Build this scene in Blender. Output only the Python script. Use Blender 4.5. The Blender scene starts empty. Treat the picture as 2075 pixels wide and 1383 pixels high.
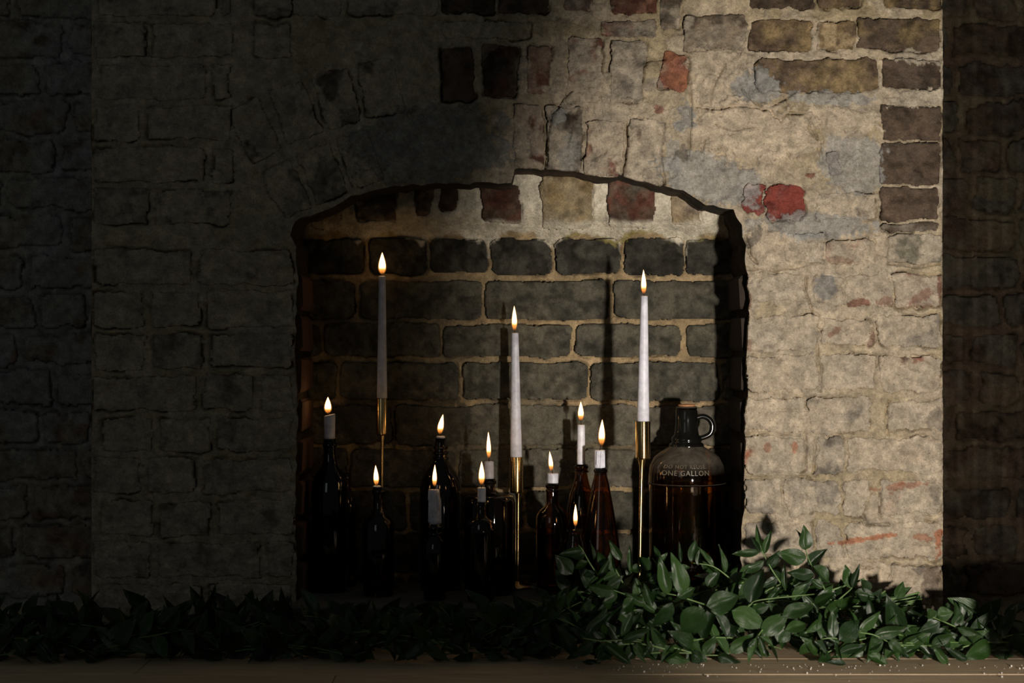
import bpy, math, random
import numpy as np
from mathutils import Vector, Matrix

# ------------------------------------------------------------------ camera, world, lights
SC = bpy.context.scene
COL = SC.collection
K = 0.88e-3            # metres per photo pixel on the chimney breast plane (y = 0)
D = 3.0                # camera distance to that plane
CZ = 0.518             # camera height
UC, VC = 1037.5, 691.5

def X(u, y=0.0): return (u - UC) * K * (D + y) / D
def Z(v, y=0.0): return CZ + (VC - v) * K * (D + y) / D
def S(y=0.0): return K * (D + y) / D
def W(u, v, y): return Vector((X(u, y), y, Z(v, y)))

cam = bpy.data.cameras.new('camera')
cam.sensor_width = 36.0
cam.lens = 36.0 * D / (2075 * K)
cam.clip_start = 0.05
cam.dof.use_dof = True
cam.dof.focus_distance = D + 0.03
cam.dof.aperture_fstop = 4.0
camo = bpy.data.objects.new('camera', cam)
camo.location = (0, -D, CZ)
camo.rotation_euler = (math.pi / 2, 0, 0)
COL.objects.link(camo)
SC.camera = camo

world = bpy.data.worlds.new('world')
SC.world = world
world.use_nodes = True
bg = world.node_tree.nodes['Background']
bg.inputs[0].default_value = (0.88, 1.0, 0.98, 1)
bg.inputs[1].default_value = 0.029

sp = bpy.data.lights.new('low_sunbeam', 'SPOT')
sp.energy = 212
sp.color = (1.0, 0.905, 0.79)
sp.spot_size = math.radians(56.5)
sp.spot_blend = 0.42
sp.shadow_soft_size = 0.045
spo = bpy.data.objects.new('low_sunbeam', sp)
spo.location = (0.78, -2.2, 0.2)
spo.rotation_euler = (Vector((1.02, 0, 0.46)) - Vector(spo.location)).to_track_quat('-Z', 'Y').to_euler()
COL.objects.link(spo)

ar = bpy.data.lights.new('soft_fill_light', 'AREA')      # added fill light behind the viewer, lifts the dark areas
ar.shape = 'RECTANGLE'; ar.size = 1.1; ar.size_y = 1.7
ar.energy = 3.4
ar.color = (0.90, 0.97, 1.0)
aro = bpy.data.objects.new('soft_fill_light', ar)
aro.location = (-1.7, -4.6, 1.5)
aro.rotation_euler = (Vector((0, 0, 0.5)) - Vector(aro.location)).to_track_quat('-Z', 'Y').to_euler()
COL.objects.link(aro)

SC.view_settings.view_transform = 'Standard'
SC.view_settings.look = 'None'
SC.view_settings.exposure = 0.0
SC.view_settings.gamma = 1.0
SC.view_settings.use_curve_mapping = False
try:
    SC.cycles.max_bounces = 10
    SC.cycles.transmission_bounces = 10
    SC.cycles.transparent_max_bounces = 16
    SC.cycles.caustics_reflective = False
    SC.cycles.caustics_refractive = False
    SC.cycles.sample_clamp_indirect = 3.0
except Exception:
    pass

# ------------------------------------------------------------------ helpers
def obj(name, verts, faces, mat=None, parent=None, smooth=True, loc=None):
    me = bpy.data.meshes.new(name)
    me.from_pydata([tuple(v) for v in verts], [], faces)
    me.update()
    if mat: me.materials.append(mat)
    if smooth: me.polygons.foreach_set('use_smooth', [True] * len(me.polygons))
    o = bpy.data.objects.new(name, me)
    COL.objects.link(o)
    if parent: o.parent = parent
    if loc is not None: o.location = loc
    return o

def thing(name, label, cat, loc=(0, 0, 0), group=None):
    o = bpy.data.objects.new(name, None)
    o.empty_display_size = 0.02
    COL.objects.link(o)
    o.location = loc
    o['label'] = label; o['category'] = cat
    if group: o['group'] = group
    return o

def struct(o):
    o['kind'] = 'structure'
    return o

def lathe(prof, seg=40, cx=0, cy=0, closed=False, tilt=None):
    """prof: list of (r, z); r<=1e-6 makes a pole. tilt(z)->dx shifts rings."""
    V, F, rings = [], [], []
    for r, z in prof:
        dx = tilt(z) if tilt else 0
        if r <= 1e-6:
            rings.append([len(V)]); V.append((cx + dx, cy, z))
        else:
            ids = []
            for i in range(seg):
                a = 2 * math.pi * i / seg
                ids.append(len(V)); V.append((cx + dx + r * math.cos(a), cy + r * math.sin(a), z))
            rings.append(ids)
    pairs = list(zip(rings, rings[1:]))
    if closed: pairs.append((rings[-1], rings[0]))
    for a, b in pairs:
        if len(a) == 1 and len(b) == 1: continue
        for i in range(seg):
            j = (i + 1) % seg
            if len(a) == 1: F.append((a[0], b[j], b[i]))
            elif len(b) == 1: F.append((a[i], a[j], b[0]))
            else: F.append((a[i], a[j], b[j], b[i]))
    return V, F

def tube(path, rad, seg=8):
    V, F = [], []
    n = len(path)
    for i, p in enumerate(path):
        p = Vector(p)
        t = Vector(path[min(i + 1, n - 1)]) - Vector(path[max(i - 1, 0)])
        t.normalize()
        a = t.cross(Vector((0, 1, 0.13)))
        if a.length < 1e-4: a = t.cross(Vector((1, 0, 0)))
        a.normalize(); b = t.cross(a)
        r = rad[i] if isinstance(rad, (list, tuple)) else rad
        for k in range(seg):
            w = 2 * math.pi * k / seg
            V.append(p + a * (r * math.cos(w)) + b * (r * math.sin(w)))
    for i in range(n - 1):
        for k in range(seg):
            k2 = (k + 1) % seg
            F.append((i * seg + k, i * seg + k2, (i + 1) * seg + k2, (i + 1) * seg + k))
    F.append(tuple(range(seg - 1, -1, -1)))
    F.append(tuple((n - 1) * seg + k for k in range(seg)))
    return V, F

def bez(pts, n=12):
    """Catmull-Rom through pts."""
    pts = [Vector(p) for p in pts]
    if len(pts) == 2: return [pts[0].lerp(pts[1], i / n) for i in range(n + 1)]
    out = []
    P = [pts[0] * 2 - pts[1]] + pts + [pts[-1] * 2 - pts[-2]]
    for i in range(1, len(P) - 2):
        for k in range(n):
            t = k / n
            a, b, c, d = P[i - 1], P[i], P[i + 1], P[i + 2]
            out.append(0.5 * ((2 * b) + (c - a) * t + (2 * a - 5 * b + 4 * c - d) * t * t + (3 * b - a - 3 * c + d) * t ** 3))
    out.append(pts[-1])
    return out

# numpy noise ------------------------------------------------------
_T = [np.random.RandomState(100 + i).rand(256, 256).astype(np.float64) for i in range(8)]
def vnoise(u, v, seed):
    T = _T[seed % 8]
    ou, ov = (seed * 37) % 251, (seed * 91) % 241
    u = u + ou; v = v + ov
    iu = np.floor(u).astype(int); iv = np.floor(v).astype(int)
    fu = u - iu; fv = v - iv
    fu = fu * fu * (3 - 2 * fu); fv = fv * fv * (3 - 2 * fv)
    a = T[iv & 255, iu & 255]; b = T[iv & 255, (iu + 1) & 255]
    c = T[(iv + 1) & 255, iu & 255]; d = T[(iv + 1) & 255, (iu + 1) & 255]
    return (a * (1 - fu) + b * fu) * (1 - fv) + (c * (1 - fu) + d * fu) * fv
def fbm(u, v, s, seed, octv=4, ar=1.0):
    out = 0; amp = 1; tot = 0; f = 1 / s
    for o in range(octv):
        out = out + amp * vnoise(u * f * ar, v * f, seed + o * 3); tot += amp
        amp *= 0.52; f *= 2.07
    return out / tot
def uni(n, g=2.1): return np.clip((n - 0.5) * g + 0.5, 0, 1)
def sst(a, b, x):
    t = np.clip((x - a) / (b - a + 1e-9), 0, 1)
    return t * t * (3 - 2 * t)

# ------------------------------------------------------------------ materials
def mat(name):
    m = bpy.data.materials.new(name); m.use_nodes = True
    nt = m.node_tree
    for n in list(nt.nodes): nt.nodes.remove(n)
    out = nt.nodes.new('ShaderNodeOutputMaterial')
    return m, nt, out
def bsdf(nt, out, **kw):
    p = nt.nodes.new('ShaderNodeBsdfPrincipled')
    for k, v in kw.items():
        p.inputs[k].default_value = v
    nt.links.new(p.outputs[0], out.inputs[0])
    return p
def noise_node(nt, scale, detail=4, rough=0.6, coord='Object', stretch=None):
    tc = nt.nodes.new('ShaderNodeTexCoord')
    n = nt.nodes.new('ShaderNodeTexNoise')
    n.inputs['Scale'].default_value = scale; n.inputs['Detail'].default_value = detail
    n.inputs['Roughness'].default_value = rough
    if stretch:
        mp = nt.nodes.new('ShaderNodeMapping'); mp.inputs['Scale'].default_value = stretch
        nt.links.new(tc.outputs[coord], mp.inputs[0]); nt.links.new(mp.outputs[0], n.inputs[0])
    else:
        nt.links.new(tc.outputs[coord], n.inputs[0])
    return n
def bump(nt, p, src, strength=0.3, dist=0.002):
    b = nt.nodes.new('ShaderNodeBump')
    b.inputs['Strength'].default_value = strength; b.inputs['Distance'].default_value = dist
    nt.links.new(src, b.inputs['Height']); nt.links.new(b.outputs[0], p.inputs['Normal'])
    return b
def ramp(nt, src, stops):
    r = nt.nodes.new('ShaderNodeValToRGB')
    e = r.color_ramp.elements
    while len(e) < len(stops): e.new(0.5)
    for el, (p, c) in zip(e, stops):
        el.position = p; el.color = (*c, 1) if len(c) == 3 else c
    nt.links.new(src, r.inputs[0])
    return r

def masonry_material(name):
    """colour comes from the piece's own tint attribute; grain and pits are procedural."""
    m, nt, out = mat(name)
    p = bsdf(nt, out, Roughness=0.93)
    p.inputs['Specular IOR Level'].default_value = 0.15
    at = nt.nodes.new('ShaderNodeAttribute'); at.attribute_name = 'tint'
    def scaled(src, lo, hi, a, b):
        mr = nt.nodes.new('ShaderNodeMapRange')
        mr.inputs['From Min'].default_value = lo; mr.inputs['From Max'].default_value = hi
        mr.inputs['To Min'].default_value = a; mr.inputs['To Max'].default_value = b
        nt.links.new(src, mr.inputs[0]); return mr.outputs[0]
    g1 = scaled(noise_node(nt, 300, 6, 0.8).outputs[0], .3, .7, .66, 1.3)       # sand grain
    g2 = scaled(noise_node(nt, 42, 8, 0.72).outputs[0], .3, .7, .62, 1.34)      # mottling
    tc = nt.nodes.new('ShaderNodeTexCoord'); vo = nt.nodes.new('ShaderNodeTexVoronoi'); vo.inputs['Scale'].default_value = 75
    nt.links.new(tc.outputs['Object'], vo.inputs[0])
    g3 = scaled(vo.outputs['Distance'], .04, .13, .5, 1.0)                     # dark pits
    def mul(a_, b_):
        m_ = nt.nodes.new('ShaderNodeMath'); m_.operation = 'MULTIPLY'
        nt.links.new(a_, m_.inputs[0]); nt.links.new(b_, m_.inputs[1]); return m_.outputs[0]
    vm = nt.nodes.new('ShaderNodeVectorMath'); vm.operation = 'SCALE'
    nt.links.new(at.outputs['Color'], vm.inputs[0]); nt.links.new(mul(mul(g1, g2), g3), vm.inputs['Scale'])
    nt.links.new(vm.outputs[0], p.inputs['Base Color'])
    n2 = noise_node(nt, 90, 9, 0.72)
    bump(nt, p, n2.outputs[0], 1.0, 0.008)
    return m
M_MAS = masonry_material('weathered_masonry')

def simple(name, col, rough=0.6, nscale=None, nbump=0.2, **kw):
    m, nt, out = mat(name)
    p = bsdf(nt, out, Roughness=rough)
    p.inputs['Base Color'].default_value = (*col, 1)
    for k, v in kw.items(): p.inputs[k].default_value = v
    if nscale:
        n = noise_node(nt, nscale, 5, 0.6)
        r = ramp(nt, n.outputs[0], [(0.3, tuple(c * 0.75 for c in col)), (0.7, tuple(min(1, c * 1.2) for c in col))])
        nt.links.new(r.outputs[0], p.inputs['Base Color'])
        bump(nt, p, n.outputs[0], nbump, 0.002)
    return m

def wood_material(name, a, b, rough=0.55):
    m, nt, out = mat(name)
    p = bsdf(nt, out, Roughness=rough)
    p.inputs['Specular IOR Level'].default_value = 0.25
    n = noise_node(nt, 14, 8, 0.65, stretch=(0.6, 14, 6))
    r = ramp(nt, n.outputs[0], [(0.25, a), (0.5, tuple((x + y) / 2 for x, y in zip(a, b))), (0.72, b)])
    nt.links.new(r.outputs[0], p.inputs['Base Color'])
    bump(nt, p, n.outputs[0], 0.35, 0.002)
    return m
M_WOOD = wood_material('worn_floorboard', (0.40, 0.27, 0.16), (0.80, 0.63, 0.44))
M_DARKWOOD = wood_material('dark_wood', (0.022, 0.014, 0.009), (0.05, 0.032, 0.02), 0.9)
M_WAX = simple('white_wax', (0.75, 0.745, 0.83), 0.45, 60, 0.05)
for n_ in M_WAX.node_tree.nodes:
    if n_.type == 'BSDF_PRINCIPLED':
        n_.inputs['Subsurface Weight'].default_value = 0.15
        n_.inputs['Subsurface Radius'].default_value = (0.006, 0.003, 0.0015)
M_WICK = simple('burnt_wick', (0.02, 0.014, 0.01), 0.9, 300, 0.2)
M_CORK = simple('cork', (0.42, 0.2, 0.09), 0.85, 160, 0.5)
M_STONE = simple('hearth_stone', (0.10, 0.095, 0.085), 0.9, 40, 0.6)
M_LABEL = simple('dark_glass_rim', (0.02, 0.015, 0.01), 0.2, 90, 0.05)

def brass_material():
    m, nt, out = mat('brushed_brass')
    p = bsdf(nt, out, Roughness=0.24, Metallic=1.0)
    p.inputs['Anisotropic Rotation'].default_value = 0.25
    p.inputs['Base Color'].default_value = (0.80, 0.56, 0.26, 1)
    p.inputs['Anisotropic'].default_value = 0.85
    t = nt.nodes.new('ShaderNodeTangent'); t.direction_type = 'RADIAL'; t.axis = 'Z'
    nt.links.new(t.outputs[0], p.inputs['Tangent'])
    n = noise_node(nt, 400, 3, 0.5)
    mr = nt.nodes.new('ShaderNodeMapRange'); mr.inputs['To Min'].default_value = 0.18; mr.inputs['To Max'].default_value = 0.32
    nt.links.new(n.outputs[0], mr.inputs[0]); nt.links.new(mr.outputs[0], p.inputs['Roughness'])
    return m
M_BRASS = brass_material()

def glass_material(name, col, rough=0.03, dust=0.0):
    m, nt, out = mat(name)
    p = bsdf(nt, out, Roughness=rough)
    p.inputs['Base Color'].default_value = (*col, 1)
    p.inputs['Transmission Weight'].default_value = 1.0
    p.inputs['IOR'].default_value = 1.48
    if dust:
        d = nt.nodes.new('ShaderNodeBsdfDiffuse'); d.inputs[0].default_value = (0.30, 0.26, 0.2, 1)
        mx = nt.nodes.new('ShaderNodeMixShader')
        n = noise_node(nt, 60, 8, 0.75)
        r = ramp(nt, n.outputs[0], [(0.30, (dust * .3,) * 3), (0.7, (dust,) * 3)])
        ge = nt.nodes.new('ShaderNodeNewGeometry'); sx = nt.nodes.new('ShaderNodeSeparateXYZ')
        nt.links.new(ge.outputs['Normal'], sx.inputs[0])      # dust settles on upward faces
        mr = nt.nodes.new('ShaderNodeMapRange'); mr.inputs['From Min'].default_value = 0.1; mr.inputs['From Max'].default_value = 0.55
        nt.links.new(sx.outputs[2], mr.inputs[0])
        mu = nt.nodes.new('ShaderNodeMath'); mu.operation = 'MULTIPLY'
        nt.links.new(mr.outputs[0], mu.inputs[0]); nt.links.new(r.outputs[0], mu.inputs[1])
        nt.links.new(mu.outputs[0], mx.inputs[0])
        nt.links.new(p.outputs[0], mx.inputs[1]); nt.links.new(d.outputs[0], mx.inputs[2])
        nt.links.new(mx.outputs[0], out.inputs[0])
    n2 = noise_node(nt, 45, 2, 0.4)
    bump(nt, p, n2.outputs[0], 0.06, 0.002)
    return m
M_AMBER = glass_material('amber_glass', (0.44, 0.21, 0.065))
M_DARKG = glass_material('dark_brown_glass', (0.25, 0.14, 0.07))
M_GREENG = glass_material('black_green_glass', (0.06, 0.06, 0.035))
M_JUG = glass_material('dusty_amber_jug_glass', (0.74, 0.40, 0.11), 0.04, 0.34)
M_BLACKG = simple('black_glazed_neck', (0.006, 0.006, 0.005), 0.1, 60, 0.02)

def flame_materials():
    m, nt, out = mat('flame_mantle')
    tc = nt.nodes.new('ShaderNodeTexCoord'); sx = nt.nodes.new('ShaderNodeSeparateXYZ')
    nt.links.new(tc.outputs['Generated'], sx.inputs[0])
    e = nt.nodes.new('ShaderNodeEmission')
    r = ramp(nt, sx.outputs[2], [(0.0, (0.35, 0.1, 0.02)), (0.3, (1, 0.34, 0.06)), (1.0, (1, 0.45, 0.1))])
    nt.links.new(r.outputs[0], e.inputs[0]); e.inputs[1].default_value = 1.0
    t = nt.nodes.new('ShaderNodeBsdfTransparent')
    mx = nt.nodes.new('ShaderNodeMixShader')
    r2 = ramp(nt, sx.outputs[2], [(0.0, (0.03,) * 3), (0.25, (0.3,) * 3), (1.0, (0.35,) * 3)])
    nt.links.new(r2.outputs[0], mx.inputs[0])
    nt.links.new(t.outputs[0], mx.inputs[1]); nt.links.new(e.outputs[0], mx.inputs[2])
    nt.links.new(mx.outputs[0], out.inputs[0])
    c, nt, out = mat('flame_core')
    tc = nt.nodes.new('ShaderNodeTexCoord'); sx = nt.nodes.new('ShaderNodeSeparateXYZ')
    nt.links.new(tc.outputs['Generated'], sx.inputs[0])
    e = nt.nodes.new('ShaderNodeEmission')
    r = ramp(nt, sx.outputs[2], [(0.0, (0.12, 0.03, 0.004)), (0.22, (0.16, 0.06, 0.012)), (0.42, (1, 0.62, 0.26)), (1.0, (1, 0.60, 0.25))])
    nt.links.new(r.outputs[0], e.inputs[0]); e.inputs[1].default_value = 13.0
    t = nt.nodes.new('ShaderNodeBsdfTransparent')
    mx = nt.nodes.new('ShaderNodeMixShader')
    r2 = ramp(nt, sx.outputs[2], [(0.0, (0.05,) * 3), (0.25, (0.55,) * 3), (0.45, (1,) * 3)])
    nt.links.new(r2.outputs[0], mx.inputs[0])
    nt.links.new(t.outputs[0], mx.inputs[1]); nt.links.new(e.outputs[0], mx.inputs[2])
    nt.links.new(mx.outputs[0], out.inputs[0])
    return m, c
M_FLAME, M_CORE = flame_materials()

def leaf_material(name, a, b, rough=0.34):
    m, nt, out = mat(name)
    p = bsdf(nt, out, Roughness=rough)
    p.inputs['Specular IOR Level'].default_value = 0.6
    oi = nt.nodes.new('ShaderNodeObjectInfo')
    n = noise_node(nt, 3.0, 3, 0.5)
    ad = nt.nodes.new('ShaderNodeMath'); ad.operation = 'MULTIPLY_ADD'
    nt.links.new(oi.outputs['Random'], ad.inputs[0]); ad.inputs[1].default_value = 0.7
    ml = nt.nodes.new('ShaderNodeMath'); ml.operation = 'MULTIPLY'; ml.inputs[1].default_value = 0.4
    nt.links.new(n.outputs[0], ml.inputs[0]); nt.links.new(ml.outputs[0], ad.inputs[2])
    r = ramp(nt, ad.outputs[0], [(0.05, a), (0.9, b)])
    nt.links.new(r.outputs[0], p.inputs['Base Color'])
    # long veins running base to tip
    tc = nt.nodes.new('ShaderNodeTexCoord')
    mp = nt.nodes.new('ShaderNodeMapping'); mp.inputs['Scale'].default_value = (1.2, 26, 1)
    nn = nt.nodes.new('ShaderNodeTexNoise'); nn.inputs['Scale'].default_value = 1.6; nn.inputs['Detail'].default_value = 3
    nt.links.new(tc.outputs['Object'], mp.inputs[0]); nt.links.new(mp.outputs[0], nn.inputs[0])
    bump(nt, p, nn.outputs[0], 0.35, 0.03)
    tr = nt.nodes.new('ShaderNodeBsdfTranslucent'); tr.inputs[0].default_value = (0.06, 0.16, 0.02, 1)
    mx = nt.nodes.new('ShaderNodeMixShader'); mx.inputs[0].default_value = 0.12
    nt.links.new(p.outputs[0], mx.inputs[1]); nt.links.new(tr.outputs[0], mx.inputs[2])
    nt.links.new(mx.outputs[0], out.inputs[0])
    return m
M_LEAF = leaf_material('ruscus_leaf', (0.003, 0.012, 0.004), (0.026, 0.064, 0.012))
M_STEM = simple('ruscus_stem', (0.10, 0.17, 0.05), 0.5, 80, 0.1)
M_CRUMB = simple('pale_crumb', (0.75, 0.72, 0.66), 0.8, 200, 0.2)

# ------------------------------------------------------------------ masonry walls as real relief
CREAM = np.array((0.60, 0.50, 0.375)); TAN = np.array((0.47, 0.385, 0.25)); GREYL = np.array((0.48, 0.415, 0.325))
BLUE = np.array((0.37, 0.365, 0.345)); BROWN = np.array((0.135, 0.095, 0.067)); UMBER = np.array((0.088, 0.065, 0.048))
OCHRE = np.array((0.30, 0.22, 0.115)); RED = np.array((0.23, 0.10, 0.07)); ORANGE = np.array((0.40, 0.17, 0.095))
CRIM = np.array((0.19, 0.045, 0.034)); GREYB = np.array((0.30, 0.262, 0.212)); ROSE = np.array((0.42, 0.29, 0.21))
SOOT = np.array((0.055, 0.052, 0.042)); OLIVE = np.array((0.125, 0.115, 0.085)); SAND = np.array((0.50, 0.37, 0.21))
BLACK = np.array((0.035, 0.032, 0.026)); WHITE = np.array((0.80, 0.73, 0.58)); YELLOW = np.array((0.42, 0.36, 0.12))

class B:      # one brick, in photo pixels of its wall plane
    def __init__(s, u0, v0, u1, v1, col=GREYB, lime=0.6, prot=2.0, col2=None, ang=0.0, r=7, rag=1.0):
        s.u0, s.v0, s.u1, s.v1 = u0, v0, u1, v1
        s.col, s.lime, s.prot, s.ang, s.r, s.rag = np.array(col), lime, prot, ang, r, rag
        s.col2 = np.array(col2 if col2 is not None else col)

def poly_sdf(U, Vv, poly):
    inside = np.zeros(U.shape, bool); dist = np.full(U.shape, 1e9)
    gx = np.zeros(U.shape); gy = np.zeros(U.shape)
    n = len(poly)
    for i in range(n):
        (x1, y1), (x2, y2) = poly[i], poly[(i + 1) % n]
        dx, dy = x2 - x1, y2 - y1
        t = np.clip(((U - x1) * dx + (Vv - y1) * dy) / (dx * dx + dy * dy + 1e-9), 0, 1)
        px, py = x1 + t * dx, y1 + t * dy
        d = np.hypot(U - px, Vv - py)
        m = d < dist
        dist = np.where(m, d, dist); gx = np.where(m, px, gx); gy = np.where(m, py, gy)
        c = (y1 > Vv) != (y2 > Vv)
        with np.errstate(divide='ignore', invalid='ignore'):
            xi = (x2 - x1) * (Vv - y1) / (y2 - y1 + 1e-12) + x1
        inside ^= c & (U < xi)
    return np.where(inside, -dist, dist), gx, gy

def seg_dist(U, Vv, pts):
    d = np.full(U.shape, 1e9)
    for (x1, y1), (x2, y2) in zip(pts, pts[1:]):
        dx, dy = x2 - x1, y2 - y1
        t = np.clip(((U - x1) * dx + (Vv - y1) * dy) / (dx * dx + dy * dy + 1e-9), 0, 1)
        d = np.minimum(d, np.hypot(U - x1 - t * dx, Vv - y1 - t * dy))
    return d

def grid_mesh(name, P, C, facemask, mat_, parent=None):
    """P (nv,nu,3), C (nv,nu,3), facemask (nv-1,nu-1)."""
    nv, nu = P.shape[:2]
    idx = np.arange(nv * nu).reshape(nv, nu)
    q = np.stack([idx[:-1, :-1], idx[1:, :-1], idx[1:, 1:], idx[:-1, 1:]], -1)[facemask]
    used = np.unique(q)
    remap = np.full(nv * nu, -1); remap[used] = np.arange(len(used))
    q = remap[q]
    return mesh_np(name, P.reshape(-1, 3)[used], C.reshape(-1, 3)[used], q, mat_, parent)

def mesh_np(name, v, c, q, mat_, parent=None):
    me = bpy.data.meshes.new(name)
    me.vertices.add(len(v)); me.vertices.foreach_set('co', np.ascontiguousarray(v, dtype=np.float32).ravel())
    nl = q.size
    me.loops.add(nl); me.loops.foreach_set('vertex_index', np.ascontiguousarray(q, dtype=np.int32).ravel())
    me.polygons.add(len(q))
    me.polygons.foreach_set('loop_start', np.arange(0, nl, 4, dtype=np.int32))
    me.polygons.foreach_set('loop_total', np.full(len(q), 4, dtype=np.int32))
    me.polygons.foreach_set('use_smooth', np.ones(len(q), dtype=bool))
    me.update(calc_edges=True)
    at = me.color_attributes.new('tint', 'FLOAT_COLOR', 'POINT')
    c4 = np.ones((len(v), 4), np.float32); c4[:, :3] = c
    at.data.foreach_set('color', c4.ravel())
    me.materials.append(mat_)
    o = bpy.data.objects.new(name, me); COL.objects.link(o)
    if parent: o.parent = parent
    return o

def brick_piece(P, C, fm, back, parent):
    """closed-sided brick piece cut out of the relief grid: front faces + sides going back."""
    nv, nu = P.shape[:2]
    idx = np.arange(nv * nu).reshape(nv, nu)
    q = np.stack([idx[:-1, :-1], idx[1:, :-1], idx[1:, 1:], idx[:-1, 1:]], -1)[fm]
    if len(q) < 4: return None
    e = np.concatenate([q[:, [0, 1]], q[:, [1, 2]], q[:, [2, 3]], q[:, [3, 0]]])
    key = np.minimum(e[:, 0], e[:, 1]) * (nv * nu) + np.maximum(e[:, 0], e[:, 1])
    uq, first, cnt = np.unique(key, return_index=True, return_counts=True)
    be = e[first[cnt == 1]]
    used = np.unique(q); remap = np.full(nv * nu, -1); remap[used] = np.arange(len(used))
    v = P.reshape(-1, 3)[used]; c = C.reshape(-1, 3)[used]
    bvid = np.unique(be); n0 = len(used)
    bm = np.full(nv * nu, -1); bm[bvid] = n0 + np.arange(len(bvid))
    bv = P.reshape(-1, 3)[bvid].copy(); bv[:, 1] += back
    sides = np.stack([remap[be[:, 1]], remap[be[:, 0]], bm[be[:, 0]], bm[be[:, 1]]], -1)
    return mesh_np('brick', np.concatenate([v, bv]), np.concatenate([c, C.reshape(-1, 3)[bvid]]),
                   np.concatenate([remap[q], sides]), M_MAS, parent)

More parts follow.
